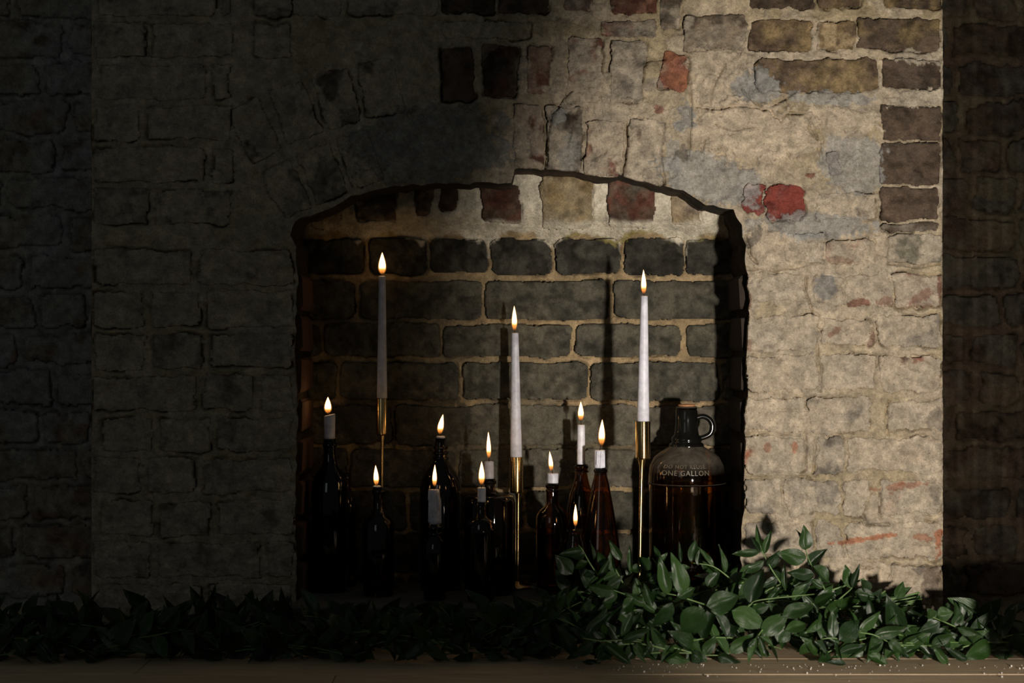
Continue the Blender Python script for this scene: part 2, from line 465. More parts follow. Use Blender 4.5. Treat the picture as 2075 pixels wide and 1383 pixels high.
def build_wall(name, ug, vg, depth, bricks, seed, hole=None, mortar=CREAM, mortar2=TAN, rough=1.0, paint=(), cracks=(),
               bulge=None, mortar_drop=0.0, limecol=CREAM, limecol2=GREYL, crev=4.5, warp=1.0, back=0.014, postcol=None, smear=0.0):
    U, V = np.meshgrid(np.array(ug, float), np.array(vg, float))
    step = min(np.diff(ug).min(), np.diff(vg).min())
    wu = U + warp * (15 * (fbm(U, V, 55, seed, 3) - .5) + 7 * (fbm(U, V, 13, seed + 1, 3) - .5))
    wv = V + warp * (13 * (fbm(U, V, 55, seed + 2, 3) - .5) + 7 * (fbm(U, V, 13, seed + 3, 3) - .5))
    ID = np.full(U.shape, -1); SD = np.full(U.shape, 60.0)
    rs = np.random.RandomState(seed)
    nb = len(bricks)
    TILT = rs.randn(nb + 1, 2) * 0.008
    ugA, vgA = np.array(ug), np.array(vg)
    TL = np.zeros(U.shape)
    for i, b in enumerate(bricks):
        cu, cv = (b.u0 + b.u1) / 2, (b.v0 + b.v1) / 2
        hu, hv = (b.u1 - b.u0) / 2, (b.v1 - b.v0) / 2
        ext = math.hypot(hu, hv) + 25 if b.ang else None
        eu, ev = (ext, ext) if ext else (hu + 25, hv + 25)
        i0, i1 = np.searchsorted(ugA, cu - eu), np.searchsorted(ugA, cu + eu)
        j0, j1 = np.searchsorted(vgA, cv - ev), np.searchsorted(vgA, cv + ev)
        if i1 <= i0 or j1 <= j0: continue
        w = (slice(j0, j1), slice(i0, i1))
        du = U[w] + (wu[w] - U[w]) * b.rag - cu; dv = V[w] + (wv[w] - V[w]) * b.rag - cv
        if b.ang:
            ca, sa = math.cos(b.ang), math.sin(b.ang)
            du, dv = du * ca + dv * sa, -du * sa + dv * ca
        qx, qy = np.abs(du) - hu + b.r, np.abs(dv) - hv + b.r
        sd = np.hypot(np.maximum(qx, 0), np.maximum(qy, 0)) + np.minimum(np.maximum(qx, qy), 0) - b.r
        m = sd < SD[w]
        SD[w] = np.where(m, sd, SD[w])
        ID[w] = np.where(m & (sd < 0), i, ID[w])
        TL[w] = np.where(m, TILT[i, 0] * du + TILT[i, 1] * dv, TL[w])
    prot = np.array([b.prot for b in bricks] + [0.0]); lime = np.array([b.lime for b in bricks] + [1.0])
    c1 = np.array([b.col for b in bricks] + [CREAM]); c2 = np.array([b.col2 for b in bricks] + [CREAM])
    # colour
    n1 = uni(fbm(U, V, 120, seed + 4, 4))[..., None]; n2 = uni(fbm(U, V, 26, seed + 5, 5), 2.6)[..., None]
    n3 = uni(fbm(U, V, 9, seed + 6, 3))[..., None]
    cm = mortar * (1 - n1) + mortar2 * n1
    cm = cm * (0.82 + 0.34 * n2) * (0.9 + 0.2 * n3)
    n4 = uni(fbm(U, V, 34, seed + 7, 5), 2.8)[..., None]; n5 = uni(fbm(U, V, 14, seed + 9, 4))[..., None]
    k = np.where(ID < 0, nb, ID)
    cb = c1[k] * (1 - n4) + c2[k] * n4
    cb = cb * (0.62 + 0.76 * n5)
    cl = limecol * (1 - n1) + limecol2 * n1
    cl = cl * (0.85 + 0.3 * n3)
    cov = uni(fbm(U, V, 42, seed + 10, 5, ), 2.9)
    cov = sst(-0.22, 0.22, lime[k] - 0.02 - cov * 0.96)[..., None]
    lk = sst(.25, .7, lime[k])[..., None]
    cl = cl * lk + np.minimum(c1[k] * 1.55, cl) * (1 - lk)
    cb = cb * (1 - cov) + cl * cov
    C = np.where((ID >= 0)[..., None], cb, cm)
    Cmort = cm.copy()
    # relief, metres towards the viewer
    rgh = rough * (0.0042 * (fbm(U, V, 70, seed + 11, 3) - .5) + 0.0075 * (fbm(U, V, 20, seed + 12, 5) - .5) + 0.0022 * (fbm(U, V, 5, seed + 13, 2) - .5))
    crk = sst(0.52, 0.62, fbm(U, V, 48, seed + 14, 3)) * 2.2
    hm = rgh - mortar_drop
    hm = hm - (0.0010 * crev * crk) * np.exp(-(np.maximum(SD, 0) / 2.6) ** 2)
    hm = np.where(SD < -2, hm - 0.005, hm)
    hb = prot[k] * 1e-3 + TL * K + rgh * 0.95 - np.minimum(0.0022, 0.0003 + prot[k] * .5e-3) * np.clip(1 + SD / 5.0, 0, 1) ** 2
    if smear:       # trowelled lime hiding brick edges in irregular sheets
        sm = smear * sst(.525, .56, fbm(U, V, 95, seed + 17, 5)) * sst(.22, .42, lime[k] + np.where(ID < 0, -.35 * np.exp(-np.maximum(SD, 0) / 8) * 0, 0))
        flat = rgh * 1.15 + 0.0022
        hb = hb * (1 - sm) + flat * sm
        hm = np.where(SD < 0, hm * (1 - sm) + (flat - .0008 - .004 * (SD < -3)) * sm, hm * (1 - sm) + flat * sm)
        cs = (limecol * (1 - n2) + limecol2 * n2) * (.84 + .32 * n3) * (.9 + .2 * n5)
        s3 = (sm * .82)[..., None]
        C = C * (1 - s3) + cs * s3; Cmort = Cmort * (1 - s3) + cs * s3
    ex = np.zeros(U.shape)
    for (pu, pv, ru, rv, ang, col, op, hh) in paint:
        ca, sa = math.cos(ang), math.sin(ang)
        du, dv = U - pu, V - pv
        a, b_ = (du * ca + dv * sa) / ru, (-du * sa + dv * ca) / rv
        mr_ = min(ru, rv)
        e = np.hypot(a, b_) + (0.75 if mr_ > 20 else 1.5) * (fbm(U, V, 30 if mr_ > 20 else 11, seed + 15 + int(pu) % 5, 5) - .5) + 0.6 * (fbm(U, V, 7, seed + 20, 3) - .5)
        al = (op * sst(1.06, 0.92, e))[..., None]
        pc = np.array(col) * (0.86 + 0.28 * n3) * (0.88 + 0.24 * n5)
        C = C * (1 - al) + pc * al; Cmort = Cmort * (1 - al) + pc * al
        if hh: ex += hh * 1e-3 * sst(1.03, 0.93, e)
    for pts, wd, dp in cracks:
        d = seg_dist(wu * .5 + U * .5, wv * .5 + V * .5, pts)
        ex -= (dp * 2.4 if dp > 0 else dp) * 1e-3 * np.exp(-(d / (wd * .85 if dp > 0 else wd)) ** 2)
    hm = hm + ex; hb = hb + ex
    if postcol: C, Cmort = postcol(U, V, C, Cmort)
    dd = depth + (bulge(U, V) if bulge else 0.0)
    SS = K * (D + dd) / D
    # opening
    keep = np.ones((U.shape[0] - 1, U.shape[1] - 1), bool)
    Up, Vp = U.copy(), V.copy()
    if hole is not None:
        hs, gx, gy = poly_sdf(U, V, hole)
        near = np.abs(hs) < step * 0.75
        Up = np.where(near, gx, U); Vp = np.where(near, gy, V)
        ok = hs > -step * 0.75
        keep = ok[:-1, :-1] & ok[1:, :-1] & ok[1:, 1:] & ok[:-1, 1:]
    def pos(h): return np.stack([(Up - UC) * SS, (dd if isinstance(dd, np.ndarray) else np.full(U.shape, dd)) - h, CZ + (VC - Vp) * SS], -1)
    PM, PB = pos(hm), pos(hb)
    deep = SD < -9
    fdeep = deep[:-1, :-1] & deep[1:, :-1] & deep[1:, 1:] & deep[:-1, 1:]
    root = struct(grid_mesh(name, PM, Cmort, keep & ~(fdeep & (ID[:-1, :-1] == ID[1:, 1:]) & (ID[1:, :-1] == ID[:-1, 1:]) & (ID[:-1, :-1] == ID[1:, :-1])), M_MAS))
    same = (ID[:-1, :-1] == ID[1:, :-1]) & (ID[:-1, :-1] == ID[1:, 1:]) & (ID[:-1, :-1] == ID[:-1, 1:])
    fid = np.where(same & keep, ID[:-1, :-1], -1)
    for i in range(nb):
        jj, ii = np.nonzero(fid == i)
        if len(jj) < 6: continue
        s = (slice(jj.min(), jj.max() + 2), slice(ii.min(), ii.max() + 2))
        brick_piece(PB[s], C[s], fid[jj.min():jj.max() + 1, ii.min():ii.max() + 1] == i, back, root)
    return root

rnd = random.Random(7)
def running(u0, u1, v0, v1, pitch=84.5, length=232, gap=13, cols=None, lime=(0.3, 0.7), prot=(1, 3), phase=0, r=7, rag=1.0):
    out = []
    row = 0; v = v0
    while v + pitch <= v1 + 8:
        off = (row % 2) * length / 2 + phase + rnd.uniform(-18, 18)
        u = u0 - off
        while u < u1:
            L = length + rnd.uniform(-16, 16)
            if rnd.random() < 0.28: L = length * 0.5
            a, b_ = max(u, u0), min(u + L - gap, u1)
            if b_ - a > 22:
                c = rnd.choice(cols); c2 = rnd.choice(cols)
                out.append(B(a, v + gap / 2 + rnd.uniform(-2, 2), b_, v + pitch - gap / 2 + rnd.uniform(-2, 2), c, rnd.uniform(*lime), rnd.uniform(*prot), c2, r=r, rag=rag))
            u += L
        v += pitch; row += 1
    return out

def arange(a, b, s): return list(np.arange(a, b, s))

# --- chimney breast with the arched opening
HOLE = [(596, 1400), (600, 1200), (598, 1000), (604, 860), (598, 700), (604, 560), (600, 500), (588, 476), (598, 448), (640, 433), (690, 411), (712, 396),
        (760, 385), (800, 376), (868, 373), (935, 372), (1036, 371), (1043, 342), (1070, 340), (1102, 345), (1108, 342), (1150, 346), (1182, 352),
        (1215, 358), (1242, 360), (1258, 355), (1290, 365), (1330, 375), (1352, 378), (1385, 386), (1402, 397), (1430, 416), (1486, 424), (1492, 440),
        (1503, 456), (1504, 480), (1512, 497), (1509, 530), (1517, 560), (1514, 580), (1520, 610), (1516, 660), (1513, 715), (1516, 780), (1509, 840),
        (1511, 905), (1508, 960), (1509, 1030), (1502, 1070), (1500, 1200), (1500, 1400)]
_hr = random.Random(4)
_hp = []
for (x1, y1), (x2, y2) in zip(HOLE, HOLE[1:]):
    n_ = max(1, int(math.hypot(x2 - x1, y2 - y1) / 14))
    for i_ in range(n_):
        j_ = 0 if i_ == 0 else 2.6
        _hp.append((x1 + (x2 - x1) * i_ / n_ + _hr.uniform(-j_, j_), y1 + (y2 - y1) * i_ / n_ + _hr.uniform(-j_, j_)))
HOLE = _hp + [HOLE[-1]]
b = []
DK = [BROWN, UMBER, OCHRE * 0.8]
# upper right, bare brown stretchers
b += [B(1520, -40, 1650, 18, UMBER, .12, 2.5, BROWN), B(1657, -40, 1745, 16, BROWN, .25, 2, OCHRE), B(1790, -40, 1906, 16, UMBER, .2, 2, OCHRE),
      B(1386, 28, 1512, 104, GREYB * .8, .32, 2, BROWN), B(1518, 40, 1641, 105, BROWN, .14, 3.2, OCHRE), B(1652, 40, 1732, 102, OCHRE, .4, 2.4, BROWN),
      B(1736, 36, 1906, 102, UMBER * 1.15, .22, 2.6, OCHRE * .8), B(1532, 121, 1783, 188, BROWN, .13, 4.5, OCHRE * 1.05, r=14),
      B(1789, 118, 1908, 180, UMBER, .18, 3.5, BROWN * .8, r=10),
      B(1786, 213, 1907, 284, UMBER, .1, 3, BROWN), B(1782, 288, 1904, 377, UMBER, .13, 3, BROWN * .9), B(1785, 381, 1902, 446, UMBER * 1.1, .12, 3.4, BROWN),
      B(1786, 449, 1903, 468, UMBER, .15, 1.5, GREYB)]
# top rows over the arch
b += [B(1238, -40, 1330, 30, RED * .75, .35, 2, BROWN), B(1140, -40, 1200, 26, RED * .7, .45, 1.6, GREYB), B(1008, -40, 1112, 26, UMBER, .25, 2, BROWN), B(1334, -30, 1380, 60, GREYB, .4, 2, BROWN),
      B(890, -40, 1000, 28, UMBER, .2, 2, BROWN), B(1216, 40, 1326, 76, GREYB, .55, 2, RED), B(900, 42, 1080, 78, GREYB, .85, 1.2, TAN)]
# outer ring of upright bricks
b += [B(893, 98, 962, 206, BROWN * .8, .25, 2, RED * .6, ang=-.03), B(978, 92, 1050, 202, UMBER, .3, 2, RED * .6), B(1066, 92, 1117, 190, RED * .75, .45, 1.6, BROWN),
      B(1150, 79, 1221, 207, GREYL * .8, .66, 2.4, RED * 1.2, ang=.01), B(1236, 84, 1306, 212, GREYL * .85, .72, 2.4, GREYB, ang=.03), B(1338, 106, 1394, 186, ORANGE * .85, .45, 2.0, RED * 1.2, ang=.12)]
# inner ring
b += [B(1041, 214, 1103, 342, RED, .58, 5.5, BROWN, r=4), B(1110, 214, 1183, 350, GREYB, .58, 6, UMBER, ang=.02, r=4), B(1188, 246, 1263, 358, ROSE, .76, 4.5, RED, ang=.05, r=4), B(1268, 244, 1346, 376, GREYL, .82, 4, BROWN, ang=.07, r=4)]
# showing through the plaster
b += [B(1508, 373, 1556, 431, CRIM, .2, -0.6, CRIM * 1.5 + .07, r=16, rag=1.5), B(1559, 377, 1636, 444, CRIM, .2, -0.6, CRIM * 1.5 + .08, r=16, rag=1.5), B(1668, 308, 1701, 356, RED, .1, -0.4, BROWN, r=9, rag=1.4)]
b += [B(1656, 392, 1776, 446, GREYL * .85, .66, 1.2, BROWN), B(1592, 470, 1674, 532, GREYB * 1.15, .52, 1.4, BLUE * .8), B(1678, 486, 1771, 532, ROSE * .9, .62, 1.4, GREYL), B(1797, 472, 1909, 534, GREYB * 1.1, .48, 1.6, OLIVE * 2)]
PIER = [(556, 617, [(1513, 1630, GREYL, .75), (1648, 1712, GREYB, .35), (1716, 1804, RED, .55), (1809, 1909, RED, .52)]),
        (641, 706, [(1513, 1662, GREYL, .66), (1669, 1770, ROSE, .74), (1780, 1909, GREYB, .62)]),
        (723, 790, [(1513, 1657, GREYL, .78), (1663, 1773, GREYL, .76), (1780, 1909, RED, .64)]),
        (806, 873, [(1511, 1633, GREYL, .85), (1637, 1766, GREYB * 1.25, .7), (1800, 1909, GREYL, .72)]),
        (884, 955, [(1509, 1628, ORANGE, .70), (1648, 1708, GREYB, .3), (1713, 1909, ROSE, .85)]),
        (971, 1042, [(1509, 1588, GREYB * 1.3, .34), (1592, 1706, GREYB * 1.25, .3), (1711, 1757, GREYL, .7), (1785, 1908, ORANGE * 1.15, .58)]),
        (1063, 1130, [(1506, 1640, GREYB * 1.2, .45), (1645, 1713, GREYB * 1.15, .36), (1717, 1906, ROSE, .72)]),
        (1148, 1212, [(1503, 1636, GREYB, .5), (1645, 1786, ROSE, .75), (1796, 1904, UMBER * 1.6, .35)]),
        (1226, 1279, [(1500, 1700, GREYB, .5), (1712, 1900, GREYB, .5)])]
for v0, v1, row in PIER:
    for u0, u1, c, lm in row:
        b.append(B(u0, v0 + rnd.uniform(-5, 3), u1, v1 + rnd.uniform(-3, 5), c, min(.95, lm + .12), rnd.uniform(.1, 1.5), GREYL if lm > .5 else GREYB, r=rnd.uniform(5, 12), rag=1.3))
# left half, in the dark
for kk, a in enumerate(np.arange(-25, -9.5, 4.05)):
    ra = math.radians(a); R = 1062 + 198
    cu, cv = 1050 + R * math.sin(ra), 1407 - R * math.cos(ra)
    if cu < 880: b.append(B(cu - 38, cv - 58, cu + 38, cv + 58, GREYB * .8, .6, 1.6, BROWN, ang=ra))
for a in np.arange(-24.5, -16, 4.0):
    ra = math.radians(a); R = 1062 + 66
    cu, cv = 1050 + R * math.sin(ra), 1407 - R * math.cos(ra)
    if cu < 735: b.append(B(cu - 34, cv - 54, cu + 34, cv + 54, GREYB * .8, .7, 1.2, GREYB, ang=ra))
b += running(590, 886, -215, 80, cols=[GREYB, GREYL * .8], lime=(.65, .95))
b += running(190, 470, -215, 500, cols=[GREYB, GREYL * .8], lime=(.65, .95), prot=(.2, 1.6))
b += running(512, 590, -215, 120, cols=[GREYB, GREYL * .8], lime=(.65, .95))
b += running(190, 594, 500, 1270, cols=[GREYB, GREYL * .8], lime=(.65, .95), prot=(.2, 1.6))
b += running(886, 1906, -215, -46, cols=[GREYB, BROWN, OCHRE], lime=(.3, .6))
paint = [  # (u, v, ru, rv, angle, colour, opacity, raised mm)
    (885, 300, 158, 78, -.06, BLUE * .8, .8, 4), (1440, 360, 105, 52, .25, BLUE * 1.1, .75, 2.5), (1728, 330, 62, 66, 0, BLUE * 1.05, .7, 0),
    (1640, 458, 130, 26, .0, BLUE * 1.05, .75, 1.5), (1530, 175, 50, 40, .2, BLUE * 1.0, .85, 1.5), (1680, 200, 90, 14, .05, BLUE, .75, 0),
    (1530, 268, 125, 62, .05, CREAM * 1.08, .95, 5), (1460, 130, 62, 34, 0, CREAM * .95, .9, 3.5), (1440, 190, 45, 34, .5, CREAM * 1.02, .9, 3),
    (1700, 245, 75, 28, .2, CREAM, .85, 2), (1860, 198, 62, 18, -.1, GREYL * 1.1, .95, 4), (1856, 118, 48, 16, .2, GREYL, .95, 3.5),
    (1132, 236, 16, 20, .3, BLUE * 1.1, .8, 0), (1387, 240, 20, 30, .1, BLUE, .8, 1), (1365, 330, 16, 50, 0, BLUE * 1.1, .6, 0), (1150, 320, 20, 40, 0, BLUE * .95, .6, 0),
    (1133, 130, 14, 90, .05, CREAM * .8, .8, 2), (1300, 222, 90, 16, .15, CREAM, .8, 2.5), (1120, 60, 95, 16, 0, TAN, .8, 2), (1220, 20, 22, 16, 0, CREAM * .95, .9, 3),
    (1382, 312, 10, 16, 0, GREYB * .8, .9, 0), (1640, 355, 9, 5, 0, RED, .9, 0), (1335, 222, 12, 8, .2, RED * 1.3, .8, 0),
    (1545, 500, 34, 50, .2, CREAM * 1.03, .9, 2.5), (1530, 480, 10, 26, .5, GREYB * .7, .8, 0), (1566, 585, 52, 26, .1, GREYL * 1.15, .7, 1.5), (1672, 580, 22, 26, 0, BLUE * .72, .8, 0),
    (1555, 830, 48, 36, 0, CREAM * 1.1, .6, 1), (1560, 745, 45, 30, .1, CREAM * 1.05, .55, 1), (1800, 665, 90, 30, -.15, CREAM * .98, .6, 1), (1800, 920, 90, 32, 0, CREAM * .95, .75, 1.5),
    (1762, 1090, 60, 5, -.14, ORANGE * 1.15, .9, 0), (1901, 1096, 8, 34, .04, ORANGE * 1.1, .95, 0), (1870, 1088, 18, 8, .2, ORANGE, .7, 0),
    (1865, 1115, 40, 14, 0, CREAM, .7, 1), (1600, 1135, 60, 26, 0, CREAM * .92, .5, 0), (1740, 1160, 90, 34, 0, CREAM, .8, 2), (1830, 1165, 30, 22, .2, CREAM * .9, .85, 2),
    (1610, 905, 6, 12, 0, ORANGE * 1.2, .7, 0), (1556, 908, 8, 10, .2, ORANGE * 1.1, .6, 0), (1825, 985, 50, 7, -.1, ORANGE, .6, 0), (1740, 612, 22, 9, -.1, RED * 1.2, .8, 0), (1793, 612, 18, 9, .1, RED * 1.1, .6, 0),
    (1868, 600, 26, 10, -.5, RED * 1.1, .6, 0), (1904, 588, 5, 26, 0, RED, .8, 0), (1766, 690, 7, 16, .3, RED, .6, 0), (1692, 672, 18, 6, -.6, RED * 1.2, .6, 0), (1695, 528, 26, 8, .1, ROSE, .8, 2),
    (1895, 850, 18, 22, 0, GREYB * .8, .7, 0), (1862, 690, 40, 24, .1, GREYB * 1.2, .5, 0), (1895, 1000, 10, 26, 0, GREYB * .8, .6, 0), (1890, 1180, 24, 40, 0, UMBER * 1.9, .6, 0),
    (1518, 700, 7, 16, 0, RED, .5, 0), (1518, 610, 5, 14, 0, RED * .8, .7, 0), (1322, 170, 20, 14, 0, GREYB, .7, 0), (1260, 175, 26, 22, 0, GREYB * .95, .6, 0),
    (540, 700, 60, 40, .3, BLUE * .9, .5, 1.5), (520, 215, 50, 30, .4, CREAM * .8, .6, 2), (560, 520, 40, 30, 0, CREAM * .85, .5, 2)]
cracks = [([(1162, 182), (1146, 196), (1120, 235), (1108, 290), (1105, 345)], 2.4, 5), ([(1398, 165), (1400, 230), (1398, 300), (1390, 320)], 2.4, 5), ([(1410, 215), (1450, 222), (1490, 214), (1560, 224), (1582, 245), (1592, 228), (1625, 232)], 2.4, 5),
          ([(1470, 130), (1450, 165), (1437, 212)], 2.2, 4), ([(1505, 180), (1545, 225), (1590, 200), (1610, 185)], 2.4, 4), ([(1345, 120), (1318, 122), (1306, 128)], 2.4, 4), ([(1450, 250), (1480, 262), (1530, 258)], 2, 3),
          ([(1640, 240), (1660, 290), (1662, 330)], 2.2, 3.5), ([(1268, 250), (1272, 300), (1262, 356)], 2.4, 5), ([(1150, 300), (1160, 270), (1148, 258)], 2.0, 3), ([(1200, 325), (1230, 308)], 2, 3), ([(1346, 250), (1340, 300), (1345, 372)], 2.2, 4),
          ([(1658, 700), (1660, 750), (1662, 792)], 2.2, 5), ([(1636, 560), (1632, 590), (1650, 640)], 2.6, 6), ([(1770, 665), (1776, 690)], 2.2, 4), ([(1800, 810), (1796, 850), (1802, 880)], 2.6, 6), ([(1630, 875), (1632, 950)], 2.4, 5), ([(1649, 890), (1647, 955)], 2.4, 6),
          ([(1752, 1045), (1757, 1062), (1800, 1062)], 2.6, 7), ([(1784, 1000), (1784, 1050)], 2.4, 5), ([(1760, 1165), (1768, 1172)], 4, 8), ([(1515, 480), (1520, 520), (1535, 535)], 3, 7), ([(1515, 545), (1560, 548), (1625, 540)], 2.2, 4), ([(1800, 535), (1850, 540), (1905, 534)], 2.2, 5),
          ([(1808, 556), (1830, 550), (1905, 556)], 2.2, 5), ([(1510, 878), (1600, 877), (1620, 880)], 2.2, 5), ([(1510, 966), (1640, 966)], 2.2, 4.5), ([(1850, 1102), (1880, 1101)], 2.2, 5), ([(1760, 1135), (1790, 1136)], 2.2, 4), ([(1580, 830), (1620, 830), (1655, 828)], 2, 3),
          ([(893, 98), (894, 206)], 2.6, 8), ([(1560, 400), (1566, 350), (1578, 300)], 3.5, -3.5), ([(1556, 440), (1566, 400)], 4, -3.5)]
def warmdirt(U, V, C, Cm):      # the top courses are grubbier and more olive
    g = (0.30 * sst(150, -20, V + 60 * (fbm(U, V, 90, 3, 3) - .5)) * sst(1180, 1330, U))[..., None]
    t = np.array((0.80, 0.74, 0.55))
    return C * (1 - g) + C * t * g, Cm * (1 - g) + Cm * t * g
ugf = arange(186, 585, 5) + arange(585, 1912, 2.3)
vgf = arange(-230, -16, 7) + arange(-16, 1283, 2.3)
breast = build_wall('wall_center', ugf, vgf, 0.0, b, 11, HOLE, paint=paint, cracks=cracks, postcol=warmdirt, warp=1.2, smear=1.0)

# --- reveals of the opening (jambs and soffit)
DB = 0.20
def resample(poly, step):
    out = []
    for (x1, y1), (x2, y2) in zip(poly, poly[1:]):
        n = max(1, int(math.hypot(x2 - x1, y2 - y1) / step))
        for i in range(n): out.append((x1 + (x2 - x1) * i / n, y1 + (y2 - y1) * i / n))
    out.append(poly[-1])
    return out
rp = resample(HOLE[1:-1], 5)
nd = 28
PV = np.zeros((nd, len(rp), 3)); PC = np.zeros((nd, len(rp), 3))
pu = np.array([p[0] for p in rp]); pv = np.array([p[1] for p in rp])
for j in range(nd):
    t = j / (nd - 1); y = -0.001 + t * (DB + 0.006)
    g = min(1, t * 6)
    crs = np.abs(((pv - 548) / 84.5 + 100) % 1 - .5)
    n = g * (8 * (fbm(np.arange(len(rp)) * 5.0, np.full(len(rp), y / K), 40, 5, 4) - .5) + 3 * (fbm(np.arange(len(rp)) * 5.0, np.full(len(rp), y / K), 9, 6, 3) - .5))
    cx, cy = 1050, 800
    nx, ny = cx - pu, cy - pv; ln = np.hypot(nx, ny); nx /= ln; ny /= ln
    uu, vv = pu + nx * (n - 2 * g), pv + ny * (n - 2 * g)
    PV[j, :, 0] = (uu - UC) * K; PV[j, :, 1] = y; PV[j, :, 2] = CZ + (VC - vv) * K
    m = uni(fbm(np.arange(len(rp)) * 5.0, np.full(len(rp), y / K), 30, 8, 4))[:, None]
    PC[j] = (SOOT * .8) * (1 - m) + ROSE * .22 * m
    if t < .08: PC[j] = PC[j] * 1.3
grid_mesh('reveal', PV[:, ::-1], PC[:, ::-1], np.ones((nd - 1, len(rp) - 1), bool), M_MAS, breast)

def chamfer_box(x0, x1, y0, y1, z0, z1, c=0.004, jit=0.0, seed=0):
    r = random.Random(seed)
    V = []
    for z, i in ((z0, c), (z0 + c, 0), (z1 - c, 0), (z1, c)):
        V += [(x0 + i, y0 + i, z), (x1 - i, y0 + i, z), (x1 - i, y1 - i, z), (x0 + i, y1 - i, z)]
    V = [(x + r.uniform(-jit, jit), y + r.uniform(-jit, jit), z + r.uniform(-jit, jit)) for x, y, z in V]
    F = [(3, 2, 1, 0), (12, 13, 14, 15)]
    for k in range(3):
        for i in range(4):
            j = (i + 1) % 4
            F.append((k * 4 + i, k * 4 + j, k * 4 + 4 + j, k * 4 + 4 + i))
    return V, F
M_JAMB = simple('shaded_jamb_brick', (0.03, 0.02, 0.014), 0.95, 90, 0.8)  # right jamb: its shade is put into the brick colour, nearly black
M_JAMBL = simple('reddish_jamb_brick', (0.12, 0.06, 0.04), 0.95, 90, 0.8)  # left jamb: reddish brick, colour raised to stand in for candle glow
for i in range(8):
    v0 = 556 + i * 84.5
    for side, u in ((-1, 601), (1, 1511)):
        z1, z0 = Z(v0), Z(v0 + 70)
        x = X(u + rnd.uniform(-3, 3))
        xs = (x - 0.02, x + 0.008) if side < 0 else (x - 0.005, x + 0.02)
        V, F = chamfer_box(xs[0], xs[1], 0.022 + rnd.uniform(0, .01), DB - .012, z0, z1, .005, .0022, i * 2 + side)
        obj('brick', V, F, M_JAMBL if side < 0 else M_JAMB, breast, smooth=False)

# --- fireback: dark bricks with sandy raised joints, corbelled course of cream-mortared bricks at the top
fb = []
lint = [(628, 382, 692, 462, ROSE * .8, .85), (722, 380, 800, 452, BROWN, .55), (838, 372, 880, 436, BROWN * .8, .5), (893, 374, 932, 432, RED * .5, .2), (976, 374, 1058, 452, RED * .42, .10),
        (1096, 350, 1199, 466, OCHRE, .06), (1230, 362, 1327, 462, RED * .62, .10), (1360, 380, 1420, 456, CREAM, .8)]
for u0, v0, u1, v1, c, lm in lint: fb.append(B(u0, v0, u1, v1, c, lm, 5 if lm < .2 else 2, OLIVE * 1.2 if u0 == 1230 else (TAN * .8 if u0 == 1096 else BROWN), r=9, rag=1.3))
def rowb(v0, v1, xs, c=OLIVE, c2=SOOT, lm=.04, pr=7, r=13):
    for u0, u1 in xs: fb.append(B(u0 - 3, v0 - 2.5 + rnd.uniform(-2, 2), u1 + 3, v1 + 2.5 + rnd.uniform(-2, 2), c, lm, pr + rnd.uniform(-1, 1.5), c2, r=r, rag=.9))
rowb(486, 553, [(616, 735), (752, 862), (874, 986), (998, 1116), (1129, 1256), (1269, 1384), (1393, 1490)], SOOT * 1.2, BLACK)
rowb(571, 645, [(616, 716), (732, 974), (986, 1231), (1246, 1490)], OLIVE * .9, SOOT * 1.4)
rowb(657, 721, [(616, 648), (660, 890), (902, 1156), (1169, 1374), (1391, 1490)], OLIVE, SOOT * 1.5)
rowb(737, 808, [(616, 680), (692, 925), (941, 1191), (1201, 1452), (1464, 1490)], OLIVE * 1.1, SOOT * 1.6)
rowb(823, 898, [(616, 790), (802, 1030), (1042, 1290), (1302, 1490)], OLIVE * 1.15, GREYB * .6, .1, 3.5)
rowb(910, 984, [(616, 700), (712, 920), (932, 1170), (1182, 1400), (1412, 1490)], OLIVE, GREYB * .5, .08, 3)
rowb(996, 1070, [(616, 820), (832, 1060), (1072, 1300), (1312, 1490)], OLIVE * .8, SOOT * 1.4, .05, 3)
rowb(1082, 1156, [(616, 700), (712, 940), (952, 1180), (1192, 1420)], OLIVE * .8, SOOT * 1.4, .05, 3)
rowb(1168, 1240, [(616, 820), (832, 1060), (1072, 1300), (1312, 1490)], SOOT, SOOT * 1.4, .05, 3)
def ledge(U, V):     # the corbel at the top stands forward, a rough plaster cove runs down to the fireback
    edge = 484 + 22 * (fbm(U, V * 0 + 3, 60, 21, 3) - .5) + 10 * np.cos(U / 131 * 2 * math.pi + 1.2)
    return -0.062 * sst(edge + 16, edge - 58, V)
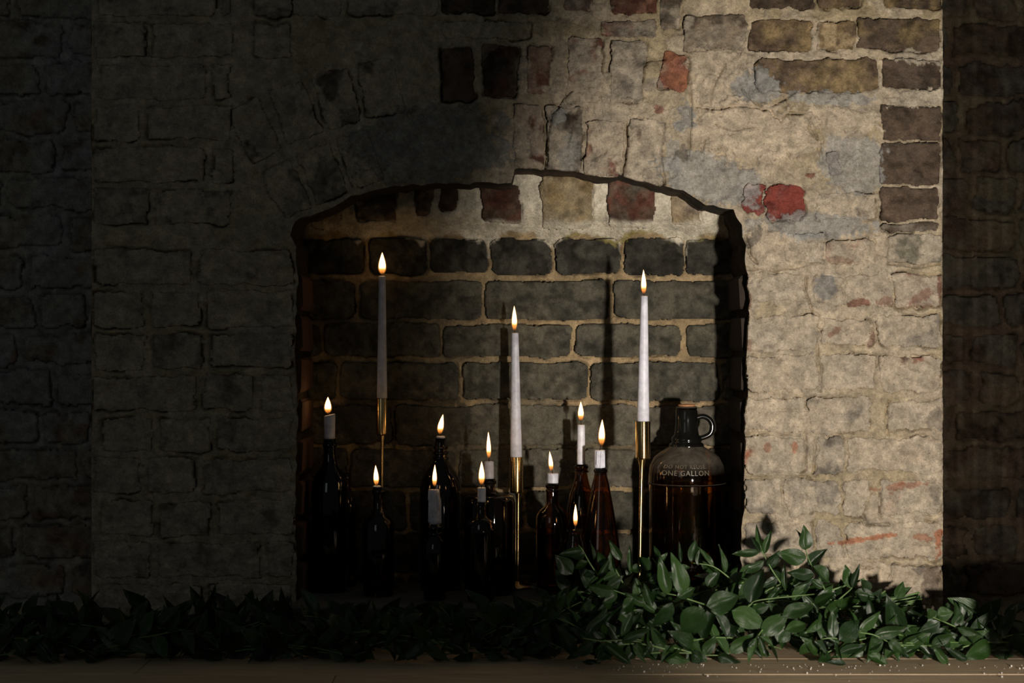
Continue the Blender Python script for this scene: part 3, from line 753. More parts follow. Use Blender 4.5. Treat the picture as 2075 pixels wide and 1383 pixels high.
def cove(U, V, C, Cm):
    wav = 476 + 26 * np.abs(np.sin((U - 985) / 130 * math.pi)) ** .6 * -1 + 22 + 30 * (fbm(U, V, 40, 2, 4) - .5) + 14 * (fbm(U, V, 11, 4, 3) - .5)
    on = sst(wav + 5, wav - 5, V) * sst(452 - 10, 456, V + 16 * (fbm(U, V, 40, 12, 4) - .5))
    vee = sst(9, 3, np.abs(((U - 990 + 65) % 133) - 65) * 1.0 + (V - 470) * .13 + 8 * (fbm(U, V, 14, 6, 3) - .5)) * (V > 470) * sst(556, 540, V) * sst(960, 975, U)
    on = np.maximum(on, vee)
    w = WHITE * (0.88 + .24 * uni(fbm(U, V, 22, 14, 4)))[..., None]
    lo = sst(560, 1020, U)[..., None]  # whites dimmed towards the unlit left, shade put into the colour
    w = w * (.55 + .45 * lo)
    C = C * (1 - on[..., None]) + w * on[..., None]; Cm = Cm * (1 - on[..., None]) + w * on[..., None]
    yl = (sst(10, 2, np.abs(V - wav - 3)) * sst(.45, .7, fbm(U, V, 45, 19, 3)) * sst(1000, 1120, U))[..., None] * .75
    C = C * (1 - yl) + YELLOW * yl; Cm = Cm * (1 - yl) + YELLOW * yl
    up = (sst(470, 455, V))[..., None]       # mortar of the corbel course is white, dimmed leftwards like the cove
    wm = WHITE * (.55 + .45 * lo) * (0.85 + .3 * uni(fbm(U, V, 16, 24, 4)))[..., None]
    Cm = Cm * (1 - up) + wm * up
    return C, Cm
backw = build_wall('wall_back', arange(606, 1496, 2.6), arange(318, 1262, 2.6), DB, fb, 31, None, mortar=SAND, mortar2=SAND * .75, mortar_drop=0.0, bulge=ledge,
                   limecol=SAND, limecol2=GREYB, crev=3.0, warp=.9, postcol=cove, rough=.9,
                   paint=[(1110, 850, 130, 26, 0, OLIVE * 1.35, .7, 0), (1000, 900, 130, 50, 0, OLIVE * 1.2, .75, 1.5), (1230, 900, 120, 50, 0, OLIVE * 1.25, .7, 1.5), (800, 850, 160, 60, 0, SOOT * 1.4, .8, 1), (1060, 815, 90, 9, 0, OLIVE * 1.6, .6, 0)])

# --- alcove walls either side of the breast
DA = 0.30
ALC = [GREYB * 1.1, BROWN * 1.5, GREYB, ROSE * .8]
right = build_wall('wall_right', arange(1690, 2420, 4.2), arange(-200, 1240, 4.2), DA,
                   running(1690, 2415, -190, 1225, 78, 205, 12, ALC, (.25, .6), (1, 5), 40, 12, 1.8), 51, None, mortar=TAN * 1.15, mortar2=ROSE, rough=2.2, limecol=TAN * 1.1, limecol2=GREYB * 1.3)
left = build_wall('wall_left', arange(-380, 385, 4.8), arange(-200, 1240, 4.8), DA,
                  running(-378, 384, -190, 1225, 78, 205, 12, ALC, (.6, .9), (.5, 3.5), 90, 12, 1.8), 61, None, mortar=GREYB * 1.5, mortar2=BLUE * 1.2, rough=2.0, limecol=GREYB * 1.4, limecol2=BLUE * 1.1)
for nm, u in (('wall_side_right', 1910), ('wall_side_left', 187)):
    n = 60; m_ = 18
    P = np.zeros((n, m_, 3)); C = np.zeros((n, m_, 3))
    for i in range(n):
        for j in range(m_):
            zz = i / (n - 1) * 1.32; yy = 0.002 + j / (m_ - 1) * (DA)
            P[i, j] = (X(u) + (1 if u > 1000 else -1) * 0.003 * math.sin(zz * 37 + yy * 50), yy, zz)
            C[i, j] = TAN * .7
    if u > 1000: P = P[:, ::-1]
    struct(grid_mesh(nm, P, C, np.ones((n - 1, m_ - 1), bool), M_MAS))

# ------------------------------------------------------------------ floor, hearth, added slatted blocker out of view
V, F = chamfer_box(-2.4, 2.4, -3.6, 0.6, -0.06, -0.026, .002)
floor = struct(obj('floor', V, F, M_DARKWOOD, smooth=False))
yb = -1.02
while yb < 0.28:
    wdt = 0.128
    xx = -2.4
    while xx < 2.4:
        L = rnd.uniform(1.5, 2.4)
        V, F = chamfer_box(xx + .0008, min(2.4, xx + L) - .0008, yb + .0012, yb + wdt - .0012, -0.026, rnd.uniform(-.0006, 0), .0007)
        obj('plank', V, F, M_WOOD, floor, smooth=False)
        xx += L
    yb += wdt
V, F = chamfer_box(-0.385, 0.405, -0.075, 0.20, 0.0, 0.06, .006, .001, 3)
HZ = 0.06
struct(obj('trim_hearth', V, F, M_STONE, smooth=False))
beam_blocker = bpy.data.objects.new('beam_blocker_1', None); COL.objects.link(beam_blocker); struct(beam_blocker)  # invented slatted panel, unseen, cuts the beam at the chimney corner
beam_blocker.location = (0.776, -0.5, 0.028)
V, F = chamfer_box(0, .02, -.012, .012, 0, 1.9, .002)
obj('blocker_stile', V, F, M_DARKWOOD, beam_blocker, smooth=False)
for i in range(36):                       # narrow upright slats, thin gaps leak dim beam light into the alcove
    V, F = chamfer_box(.0217 + i * .02, .0217 + i * .02 + .0183, -.004, .004, .096, 1.8, .0008)
    obj('blocker_slat', V, F, M_DARKWOOD, beam_blocker, smooth=False)
for z0, z1 in ((0, .097), (1.79, 1.9)):
    V, F = chamfer_box(.0195, .745, -.011, .011, z0, z1, .002)
    obj('blocker_rail', V, F, M_DARKWOOD, beam_blocker, smooth=False)

# ------------------------------------------------------------------ candles, bottles, candlesticks
def flame(root, u, vtop, vbot, wpx, y, lean=0.0, loc=None):
    """teardrop flame; lean = px shift of the tip."""
    s = S(y); H = (vbot - vtop) * s; R = wpx / 2 * s
    z0 = Z(vbot, y) - loc[2]; x0 = X(u, y) - loc[0]
    def prof(sc, zl, zh):
        pr = []
        n = 16
        for i in range(n + 1):
            t = i / n
            r = R * sc * (math.sin(math.pi * min(1, t ** 0.72)) ** 0.85) * (1 - 0.25 * t) * 1.1
            if i == 0 or i == n: r = 0
            pr.append((max(r, 0), z0 + H * (zl + (zh - zl) * t)))
        return pr
    tilt = lambda z: lean * s * max(0, (z - z0) / H) ** 1.6
    V, F = lathe(prof(1.12, 0, 1.0), 20, x0, 0, tilt=tilt)
    f = obj('flame', V, F, M_FLAME, root)
    V, F = lathe(prof(.90, 0.04, 0.965), 20, x0, 0, tilt=tilt)
    obj('flame_core', V, F, M_CORE, f)

def candle(label, u, y, vt, vb, wt, wb, fl, group, peg=0, pegw=.7, lean=0.0, slant=0.0, drips=(), name='candle'):
    """u at foot; vt/vb candle top/foot px; wt/wb px widths; fl=(flame u, vtop, vbot, width, lean)."""
    s = S(y)
    loc = (X(u, y), y, Z(vb, y))
    root = thing(name, label, 'candle', loc, group)
    H = (vb - vt) * s
    pr = []
    if peg:
        pr += [(0, -peg * s), (wb / 2 * s * pegw, -peg * s), (wb / 2 * s * pegw, 0.0003)]
    else: pr += [(0, 0)]
    for i in range(9):
        t = i / 8
        pr.append((s * (wb + (wt - wb) * t) / 2, 0.0004 + (H - 0.0014) * t))
    pr += [(s * wt / 2 * .86, H), (s * wt / 2 * .5, H - .0012), (0, H - .0018)]
    til = lambda z: lean * s * max(0, z) / max(H, 1e-6)
    V, F = lathe(pr, 28, tilt=til)
    if slant: V = [(x, yy, z + (slant * x / (wt / 2 * s) * s if z > H * .8 else 0)) for x, yy, z in V]
    body = obj('wax', V, F, M_WAX, root)
    for (da, v0, v1, wd) in drips:
        ax = math.cos(da) * wb / 2 * s; ay = math.sin(da) * wb / 2 * s
        z1, z0 = (vb - v0) * s, (vb - v1) * s
        V, F = lathe([(0, z0 - .002), (wd * s * .55, z0), (wd * s * .42, z0 + (z1 - z0) * .3), (wd * s * .35, z0 + (z1 - z0) * .8), (0, z1)], 10, ax, ay)
        obj('wax_drip', V, F, M_WAX, body)
    fu, f0, f1, fw, fln = fl
    wx0 = lean * s; wx1 = X(fu, y) - loc[0]; wz1 = (vb - f1) * s + .006
    V, F = tube(bez([(wx0, 0, H - .003), ((wx0 + wx1) / 2, 0.0005, (H + wz1) / 2), (wx1, 0, wz1)], 4), [.0009] * 9, 6)
    obj('wick', V, F, M_WICK, root)
    flame(root, fu, f0, f1, fw, y, fln, loc)
    return root

def bottle(name, label, u, y, prof, mat_, group='glass bottles used as candle holders', th=.0022, cat='bottle', vbase=None, solid=False):
    """prof: list of (half width px, v px) from rim to shoulder/body; body goes down to the hearth."""
    s = S(y)
    root = thing(name, label, cat, (X(u, y), y, HZ), group)
    pts = [(hw * s, Z(v, y) - HZ) for hw, v in prof]
    rb = pts[-1][0]
    out = [(0, .004), (rb * .8, .0006), (rb * .93, .0), (rb, .005)] + [(r, z) for r, z in reversed(pts)]
    rim = pts[0]
    inner = [(max(r - th, .001), z) for r, z in pts]
    inner[0] = (inner[0][0], rim[1])
    inn = inner + [(inner[-1][0], .010), (inner[-1][0] * .85, .007), (0, .0065)]
    V, F = lathe(out + inn, 44)
    obj('glass', V, F, mat_, root)
    return root, s

def neckring(root, hw, v0, v1, y, s, mat_, name='lip_ring', r_in=None):
    z1, z0 = Z(v0, y) - HZ, Z(v1, y) - HZ
    ri = r_in if r_in else hw * s - .0016
    V, F = lathe([(ri, z0), (hw * s * .93, z0), (hw * s, z0 + (z1 - z0) * .3), (hw * s, z0 + (z1 - z0) * .7), (hw * s * .93, z1), (ri, z1)], 40, closed=True)
    return obj(name, V, F, mat_, root)

GT = 'tall taper candles in brass candlesticks'
GC = 'short candles stuck in bottle necks'
GS = 'slim brass candlesticks'

def candlestick(label, uc, y, vt, vb, hw, ustem, ubase, stemw, rbase=.036):
    s = S(y)
    loc = (X(ubase, y), y, HZ)
    root = thing('candlestick', label, 'candlestick', loc, GS)
    zt, zb = Z(vt, y) - HZ, Z(vb, y) - HZ
    xo = X(uc, y) - loc[0]; xs = X(ustem, y) - loc[0]
    R = hw * s; rs_ = stemw / 2 * s
    V, F = lathe([(0, zt - .022), (R - .0022, zt - .022), (R - .0018, zt), (R - .0004, zt), (R, zt - .0008), (R, zb + .0035), (R * .93, zb + .0008), (R * .8, zb), (rs_ * 1.9, zb - .001), (0, zb - .001)], 48, xo, 0)
    obj('cup', V, F, M_BRASS, root)
    def til(z):
        t = max(0, min(1, z / zb)); return xs * t
    pr = [(rs_ * 1.0, .004)] + [(rs_, .004 + (zb - .028) * i / 8) for i in range(1, 9)] + [(rs_ * 1.15, zb - .014), (rs_ * 1.6, zb - .006), (rs_ * 2.0, zb - .0005)]
    V, F = lathe(pr, 24, tilt=til)
    obj('stem', V, F, M_BRASS, root)
    V, F = lathe([(0, 0), (rbase * .98, 0), (rbase, .0015), (rbase, .004), (rbase * .95, .0055), (rs_ * 1.8, .007), (rs_ * 1.1, .012), (0, .012)], 48)
    obj('base', V, F, M_BRASS, root)
    return root

# three tapers (left, middle, right)
candlestick('brass candlestick holding the leftmost tall taper candle, in the dark', 773.5, .13, 806, 881, 11.5, 774.5, 773.5, 6.0, .033)
candle('tall white taper candle on the left, highest flame of all', 774, .13, 559, 807.5, 14, 21, (774.5, 510, 557, 15, 0), GT, peg=16, pegw=.8, lean=0.5, name='taper_candle')
candlestick('brass candlestick in the middle, its stem rising beside a broad bottle', 1046.5, .13, 925, 998, 13.5, 1050, 1049, 7.0, .030)
candle('tall white taper candle in the middle, lowest flame of the three tapers', 1046, .13, 674, 926.5, 14.5, 24, (1042.5, 618, 671, 10.5, -.5), GT, peg=16, pegw=.8, lean=-2.5, name='taper_candle')
candlestick('tall brass candlestick standing in front beside the big amber jug', 1302.5, -.012, 853, 930, 15.5, 1300.5, 1295, 8.5, .036)
candle('tall white taper candle on the right beside the big jug', 1303, -.012, 599, 854.5, 14.5, 25.5, (1304.5, 545, 597, 10.5, -.5), GT, peg=16, pegw=.8, lean=2.5, name='taper_candle')

# 668 wine bottle, far left
y = .09
r_, s_ = bottle('wine_bottle', 'tall dark wine bottle at the far left with a half burned candle', 668, y, [(12, 889), (12.5, 900), (12.3, 912), (13, 930), (17, 945), (28, 958), (35.5, 978), (37, 1000), (37, 1100)], M_GREENG)
neckring(r_, 14.5, 897, 906, y, s_, M_GREENG, r_in=12.4 * S(y))
candle('short white candle with slanted top in the leftmost dark bottle', 668, y, 840, 888.5, 23, 22, (664.5, 803, 838, 14, 0), GC, peg=14, pegw=.72, slant=2.5)
# small bottle behind it
y = .155
bottle('medicine_bottle', 'small narrow amber bottle half hidden behind the leftmost dark bottle', 702, y, [(9, 958), (9, 968), (8, 985), (13, 1000), (21, 1015), (22, 1040), (22, 1120)], M_AMBER)
# 762
y = .04
r_, s_ = bottle('medicine_bottle', 'dark bottle in front of the leftmost brass candlestick', 767, y, [(11.5, 986), (11.5, 998), (10, 1006), (10.5, 1034), (18, 1044), (29, 1052), (32, 1064), (32, 1130)], M_DARKG)
neckring(r_, 13.5, 991, 1000, y, s_, M_DARKG, r_in=11.0 * S(y))
candle('burned down candle flush with a dark bottle neck, left of centre', 764, y, 983.5, 986.5, 16, 17, (762.5, 941, 984, 10.5, -1.5), GC, peg=30, pegw=.7)
# 893 growler
y = .12
r_, s_ = bottle('growler_bottle', 'broad shouldered dark bottle behind a dripping candle, left of centre', 893, y, [(10.5, 887), (11, 897), (13, 903), (13, 925), (17, 938), (30, 955), (40, 972), (43, 995), (43, 1120)], M_DARKG)
for q, (v0, v1, hw) in enumerate(((903, 909, 15.5), (914, 920, 16), (925, 931, 16.5))): neckring(r_, hw, v0, v1, y, s_, M_DARKG, 'neck_ring', r_in=12.4 * S(y))
candle('candle burned to a glowing stub with its flame blown to the right', 893, y, 883, 887.5, 18, 18, (891.5, 838, 880, 12, 6.5), GC, peg=14, pegw=.7)
# 880 front bottle
y = -.012
r_, s_ = bottle('medicine_bottle', 'small black bottle in front, capped by a thick dripping candle', 881, y, [(12, 1060), (13, 1070), (12, 1078), (13, 1086), (20, 1094), (23, 1104), (23.5, 1120), (23.5, 1150)], M_GREENG)
neckring(r_, 15, 1065, 1074, y, s_, M_GREENG, r_in=12.4 * S(y)); neckring(r_, 16, 1078, 1084, y, s_, M_GREENG, 'neck_ring', r_in=12.2 * S(y))
candle('thick white candle with wax drips down its left side', 881.5, y, 991, 1061, 22, 25, (880.5, 940, 986, 9, .8), GC, peg=14, pegw=.72, lean=-2,
       drips=((3.0, 990, 1012, 4.5), (3.5, 994, 1056, 4), (2.6, 1020, 1062, 3.5), (4.4, 1000, 1045, 3), (5.4, 992, 1030, 3), (5.9, 1005, 1058, 3)))
# 975
y = -.024
r_, s_ = bottle('medicine_bottle', 'small round shouldered brown bottle with a short candle, at the centre front', 975, y, [(9.8, 1016), (10.2, 1028), (10, 1044), (16, 1050), (25, 1054), (28, 1062), (28, 1080), (28, 1150)], M_DARKG)
candle('short slim candle in the small brown bottle at the centre front', 976, y, 987, 1016.5, 16.5, 17, (976, 933, 983, 12, 0), GC, peg=16, pegw=.7)
# 990 broad jar
y = .07
r_, s_ = bottle('apothecary_bottle', 'broad square shouldered brown bottle left of the middle candlestick', 993, y, [(10.5, 969), (11, 980), (11, 992), (20, 999), (40, 1002), (50, 1007), (52, 1018), (52, 1120)], M_DARKG)
neckring(r_, 13, 972, 980, y, s_, M_DARKG, r_in=10.8 * S(y))
candle('short candle behind, just left of the middle taper', 991, y, 934, 969.5, 19, 20, (990.5, 873, 930, 9, -1), GC, peg=14, pegw=.72)
# 1120
y = .06
r_, s_ = bottle('apothecary_bottle', 'brown bottle with corked neck and a very short candle', 1119, y, [(11.5, 978), (12, 990), (12.5, 1000), (12.5, 1016), (15, 1024), (26, 1033), (32, 1044), (33, 1060), (33, 1120)], M_AMBER)
neckring(r_, 13.8, 980, 988, y, s_, M_AMBER, r_in=11.8 * S(y)); neckring(r_, 13.8, 991, 996, y, s_, M_AMBER, 'neck_ring', r_in=12.2 * S(y))
candle('very short white candle stub, its flame leaning left', 1120, y, 958, 978.5, 23, 23, (1117, 913, 955, 9, -3.5), GC, peg=12, pegw=.72)
# 1178
y = .112
r_, s_ = bottle('beer_bottle', 'round shouldered amber beer bottle holding the slim upright candle', 1178, y, [(12.5, 940), (13, 950), (12, 956), (13.5, 966), (17, 980), (24, 1000), (29, 1025), (30, 1045), (30, 1120)], M_AMBER)
neckring(r_, 14.5, 942, 949, y, s_, M_AMBER, r_in=12.4 * S(y)); neckring(r_, 15, 952, 957, y, s_, M_AMBER, 'neck_ring', r_in=12.2 * S(y))
candle('slim upright white candle in a beer bottle right of centre', 1177.5, y, 860, 940.5, 15.5, 17, (1177, 812, 853, 11.5, 0), GC, peg=14, pegw=.8)
# 1216 conical
y = .04
r_, s_ = bottle('conical_bottle', 'cone shaped brown glass bottle with a lumpy candle right of centre', 1217, y, [(12, 947), (12.2, 958), (13.5, 966), (17.5, 980), (23, 1010), (29, 1045), (35, 1080), (40, 1120), (43, 1160)], M_AMBER)
neckring(r_, 14, 949, 957, y, s_, M_AMBER, r_in=11.8 * S(y))
candle('short thick candle with melted lumps in the cone shaped bottle', 1215, y, 911, 947.5, 22, 23, (1219, 848, 904, 13, 1.5), GC, peg=14, pegw=.72,
       drips=((4.2, 912, 940, 4), (4.9, 913, 946, 5), (5.6, 912, 944, 4)))
# 1165 jar
y = -.022
r_, s_ = bottle('glass_jar', 'small amber glass jar with a low flame, in front of the beer bottle', 1164, y, [(17.5, 1073), (18, 1080), (17.5, 1086), (22, 1096), (24, 1108), (24, 1150)], M_AMBER)
neckring(r_, 18.8, 1074, 1078, y, s_, M_AMBER, r_in=17.2 * S(y))
candle('low candle inside the small amber jar, its wick just above the rim', 1165, y, 1078, 1125, 22, 24, (1166, 1020, 1067, 8.5, .3), GC)

# big jug ---------------------------------------------------------------
y = .10
sj = S(y)
UJ = 1391
prof = [(19, 826), (19.5, 838), (20, 860), (22.5, 880), (28, 895), (37, 905), (52, 914), (66, 925), (75, 942), (77.5, 960), (78, 978), (77, 984), (76.5, 1000), (76.5, 1120)]
jug, _ = bottle('gallon_jug', 'big dusty amber glass gallon jug with black neck beside the right taper', UJ, y, prof, M_JUG, group=None, th=.003, cat='jug')
zj = lambda v: Z(v, y) - HZ
pn = [(19.2, 828), (21, 832), (21.2, 850), (22.5, 872), (24, 880), (29, 886), (30, 892), (28, 895), (33, 898), (34.5, 903), (33, 907), (37, 910), (36, 915)]
V, F = lathe([((hw + 1.2) * sj, zj(v)) for hw, v in pn] + [((hw - .8) * sj, zj(v)) for hw, v in reversed(prof[:6])], 48, closed=True)
neck = obj('neck_collar', V, F, M_BLACKG, jug); neck['label'] = 'glossy black neck with ribbed collar'
hx = lambda u: (u - UJ) * sj
V, F = tube(bez([(hx(1411), 0, zj(846)), (hx(1424), 0, zj(843)), (hx(1437), 0, zj(849)), (hx(1443.5), 0, zj(862)), (hx(1440), 0, zj(877)), (hx(1430), 0, zj(884)), (hx(1416), 0, zj(888))], 8), 5.4 * sj, 12)
obj('handle', V, F, M_BLACKG, jug)
V, F = lathe([(0, zj(834)), (16.2 * sj, zj(834)), (17.0 * sj, zj(826)), (17.5 * sj, zj(820)), (16.6 * sj, zj(818.5)), (0, zj(818.5))], 32)
obj('cork', V, F, M_CORK, jug)
V, F = lathe([(17.4 * sj, zj(829)), (21.5 * sj, zj(829)), (22 * sj, zj(826.5)), (21 * sj, zj(823)), (17.8 * sj, zj(823))], 40, closed=True)
obj('lip_ring', V, F, M_JUG, jug)
V, F = lathe([(77 * sj, zj(980)), (79 * sj, zj(979)), (79.2 * sj, zj(977)), (77 * sj, zj(976))], 60, closed=True)
obj('shoulder_seam', V, F, M_JUG, jug)
def jug_r(z):
    pts = sorted([(zj(v), hw * sj) for hw, v in prof])
    return float(np.interp(z, [p[0] for p in pts], [p[1] for p in pts]))
M_EMB = simple('embossed_dusty_glass', (0.16, 0.13, 0.09), 0.35, 120, 0.1)
def emboss(text, v_base, h_px, u_left, u_right):
    cu = bpy.data.curves.new('lettering', 'FONT'); cu.body = text; cu.size = 1; cu.extrude = 0.06; cu.resolution_u = 2
    cu.space_character = 1.12
    tmp = bpy.data.objects.new('lettering', cu); COL.objects.link(tmp)
    dg = bpy.context.evaluated_depsgraph_get(); me = bpy.data.meshes.new_from_object(tmp.evaluated_get(dg))
    bpy.data.objects.remove(tmp)
    co = np.array([v.co[:] for v in me.vertices]); mn, mx = co.min(0), co.max(0)
    sx = (u_right - u_left) * sj / (mx[0] - mn[0]); sz = h_px * sj / 0.69
    xl = hx(u_left)
    for v in me.vertices:
        z = zj(v_base) + v.co.y * sz
        arc = xl + (v.co.x - mn[0]) * sx
        r = jug_r(z) + (0.0003 if v.co.z < 0 else 0.0018)
        a = math.asin(max(-.98, min(.98, arc / jug_r(zj(960)))))
        v.co = (r * math.sin(a), -r * math.cos(a), z)
    me.update()
    me.materials.clear(); me.materials.append(M_EMB)
    o = bpy.data.objects.new('lettering', me); COL.objects.link(o); o.parent = jug
    o['label'] = 'raised letters reading ' + text
emboss('DO NOT REUSE.', 943.5, 7.0, 1339, 1424)
emboss('ONE GALLON', 957.5, 10.0, 1336, 1428)

# ------------------------------------------------------------------ ruscus greenery
def leaf_mesh(name, fold, curl, twist, fat):
    nl, nw = 9, 6
    V, F = [], []
    for i in range(nl + 1):
        t = i / nl
        w = fat * (math.sin(math.pi * min(1, t ** 0.82)) ** 0.9) * (1 - .28 * t) * 1.15
        if i in (0, nl): w = 0.004
        for j in range(nw + 1):
            s = j / nw * 2 - 1
            tw = twist * t
            yy = s * w * 0.5; zz = fold * abs(s) * w * .5 - curl * t * t + .02 * math.sin(t * 9 + s * 2)
            yy, zz2 = yy * math.cos(tw) - (zz) * math.sin(tw) * .3, zz + yy * math.sin(tw)
            V.append((t, yy, zz2))
    for i in range(nl):
        for j in range(nw):
            a = i * (nw + 1) + j
            F.append((a, a + nw + 1, a + nw + 2, a + 1))
    me = bpy.data.meshes.new(name); me.from_pydata(V, [], F); me.update()
    me.polygons.foreach_set('use_smooth', [True] * len(F)); me.materials.append(M_LEAF)
    return me
LEAVES = [leaf_mesh('leaf', f, c, t, 1.0) for f, c, t in ((.35, .10, .2), (.2, .18, -.3), (.5, .05, .1), (.28, -.08, .4), (.15, .25, -.15), (.42, .12, -.5))]

def leaf(parent, base, tip, width, normal, k=None, loc=None):
    me = LEAVES[rnd.randrange(len(LEAVES)) if k is None else k]
    base = Vector(base); ax = Vector(tip) - base
    L = ax.length; ax.normalize()
    n = Vector(normal); n = (n - ax * n.dot(ax))
    if n.length < 1e-4: n = ax.orthogonal()
    n.normalize(); b2 = n.cross(ax)
    o = bpy.data.objects.new('leaf', me); COL.objects.link(o); o.parent = parent
    m = Matrix((( ax.x * L, b2.x * width, n.x * L, base.x), (ax.y * L, b2.y * width, n.y * L, base.y), (ax.z * L, b2.z * width, n.z * L, base.z), (0, 0, 0, 1)))
    o.matrix_local = Matrix.Translation(-Vector(loc)) @ m if loc is not None else m
    return o

def sprig(label, stems, leaves, y, group='ruscus sprigs at the front of the garland', sw=1.7, jit=.012):
    """stems: px polylines; leaves: (base px, tip px, width px)."""
    p0 = W(*stems[0][0], y)
    root = thing('ruscus_sprig', label, 'branch', p0, group)
    for st in stems:
        pts = bez([W(u, v, y + rnd.uniform(-.004, .004)) - p0 for u, v in st], 6)
        n = len(pts)
        V, F = tube(pts, [sw * S(y) * (1 - .5 * i / n) for i in range(n)], 7)
        obj('stem', V, F, M_STEM, root)
    for bu, bv, tu, tv, w in leaves:
        yy = y + rnd.uniform(-.012, .004)
        bs = W(bu, bv, yy); tp = W(tu, tv, yy + rnd.uniform(-jit, jit))
        nr = Vector((rnd.uniform(-.5, .5), -1, rnd.uniform(-.2, .7)))
        leaf(root, bs, tp, w * S(y), nr, None, p0)
    return root

sprig('upright sprig with narrow dark leaves in front of the opening\'s right edge', [[(1592, 1195), (1565, 1155), (1545, 1118), (1538, 1100)]],
      [(1544, 1116, 1530, 1060, 14), (1548, 1122, 1562, 1072, 16), (1540, 1116, 1481, 1121, 15), (1556, 1148, 1580, 1112, 20), (1560, 1150, 1578, 1118, 22), (1592, 1194, 1587, 1140, 14), (1548, 1135, 1505, 1160, 16), (1575, 1170, 1545, 1190, 18), (1540, 1120, 1520, 1085, 10)], -.205)
sprig('tallest lit sprig, round leaves against the pale brick pier', [[(1672, 1195), (1655, 1160), (1642, 1140), (1632, 1112)]],
      [(1632, 1114, 1630, 1064, 29), (1632, 1114, 1614, 1072, 14), (1634, 1130, 1571, 1119, 33), (1638, 1144, 1676, 1110, 27), (1648, 1146, 1680, 1180, 25), (1650, 1163, 1594, 1161, 26), (1668, 1190, 1640, 1172, 18)], -.20)
sprig('pair of pointed leaves standing up before the pale pier', [[(1700, 1214), (1722, 1195), (1728, 1188)]], [(1725, 1192, 1713, 1141, 21), (1727, 1190, 1742, 1141, 13), (1764, 1197, 1742, 1172, 22), (1732, 1198, 1780, 1212, 26)], -.20)
sprig('lone upright leaf with its shadow at the pale pier\'s foot', [[(1790, 1222), (1815, 1212)]], [(1815, 1213, 1832, 1177, 25), (1782, 1231, 1744, 1196, 28)], -.165)
sprig('sprig with the two big pale green leaves below the jug', [[(1440, 1228), (1400, 1215), (1372, 1206), (1340, 1200)]],
      [(1384, 1206, 1371, 1125, 34), (1354, 1204, 1336, 1133, 27), (1384, 1205, 1414, 1218, 24), (1431, 1226, 1501, 1206, 43), (1372, 1208, 1410, 1190, 22), (1425, 1231, 1380, 1287, 56), (1363, 1221, 1324, 1276, 32), (1440, 1236, 1480, 1238, 18)], -.290, jit=.02)
sprig('sprig with broad glossy leaves at the centre of the lit greenery', [[(1500, 1240), (1520, 1225), (1540, 1215), (1650, 1203)]],
      [(1519, 1221, 1546, 1149, 45), (1483, 1236, 1557, 1271, 44), (1543, 1284, 1599, 1242, 38), (1585, 1247, 1654, 1222, 34), (1576, 1300, 1598, 1264, 34), (1590, 1275, 1640, 1262, 26), (1530, 1235, 1560, 1225, 22)], -.296, jit=.02)
sprig('little tuft of young yellowish leaves near the floor', [[(1545, 1275), (1536, 1288), (1530, 1300)]], [(1534, 1290, 1513, 1342, 14), (1538, 1288, 1556, 1334, 11), (1536, 1292, 1527, 1315, 10), (1540, 1288, 1572, 1312, 13), (1530, 1296, 1515, 1312, 9)], -.302)
sprig('sprig of slim lit leaves left of the jug, low in front', [[(1330, 1232), (1290, 1212), (1246, 1196), (1210, 1180)]],
      [(1246, 1199, 1187, 1186, 28), (1310, 1226, 1264, 1202, 18), (1322, 1228, 1304, 1180, 18), (1284, 1210, 1262, 1240, 24), (1300, 1222, 1335, 1240, 24), (1230, 1190, 1262, 1168, 18), (1250, 1200, 1225, 1222, 22)], -.288)
sprig('sprig of twisted leaves hanging over the floor, left of the light', [[(1180, 1292), (1219, 1298), (1262, 1296), (1300, 1300)]],
      [(1187, 1286, 1240, 1231, 25), (1259, 1289, 1285, 1235, 18), (1261, 1298, 1322, 1271, 19), (1219, 1302, 1281, 1346, 22), (1283, 1303, 1307, 1346, 12), (1200, 1300, 1160, 1330, 26), (1230, 1300, 1200, 1338, 16), (1290, 1300, 1310, 1325, 20), (1180, 1340, 1222, 1346, 12)], -.298)
sprig('sprig with yellow green leaf at the light\'s left edge by the jar', [[(1215, 1170), (1195, 1140), (1180, 1113), (1172, 1104)]],
      [(1180, 1114, 1133, 1123, 20), (1160, 1162, 1124, 1124, 34), (1186, 1122, 1160, 1130, 24), (1192, 1138, 1162, 1150, 16), (1204, 1134, 1193, 1093, 12), (1205, 1160, 1180, 1166, 16), (1212, 1172, 1236, 1130, 16)], -.215)
sprig('sprig of narrow upright leaves below the cone shaped bottle', [[(1262, 1180), (1250, 1158), (1240, 1140)]],
      [(1259, 1134, 1234, 1093, 18), (1229, 1148, 1208, 1116, 20), (1246, 1158, 1236, 1116, 16), (1280, 1160, 1272, 1105, 12), (1250, 1160, 1222, 1175, 18), (1270, 1165, 1284, 1140, 16)], -.205)
sprig('sprig of dark leaves at the foot of the right candlestick', [[(1345, 1180), (1335, 1150), (1322, 1130)]],
      [(1336, 1136, 1326, 1103, 11), (1321, 1152, 1291, 1128, 24), (1330, 1150, 1352, 1118, 14), (1300, 1150, 1276, 1156, 22), (1340, 1165, 1372, 1170, 18), (1340, 1170, 1312, 1178, 20)], -.205)
sprig('sprig of pointed leaves standing up in front of the jug', [[(1490, 1180), (1447, 1148), (1405, 1140)]],
      [(1400, 1138, 1410, 1092, 20), (1447, 1148, 1416, 1105, 10), (1470, 1160, 1454, 1101, 17), (1375, 1153, 1401, 1147, 16), (1432, 1187, 1457, 1157, 26), (1415, 1145, 1418, 1110, 10), (1380, 1140, 1376, 1095, 8), (1480, 1175, 1505, 1160, 20)], -.215)
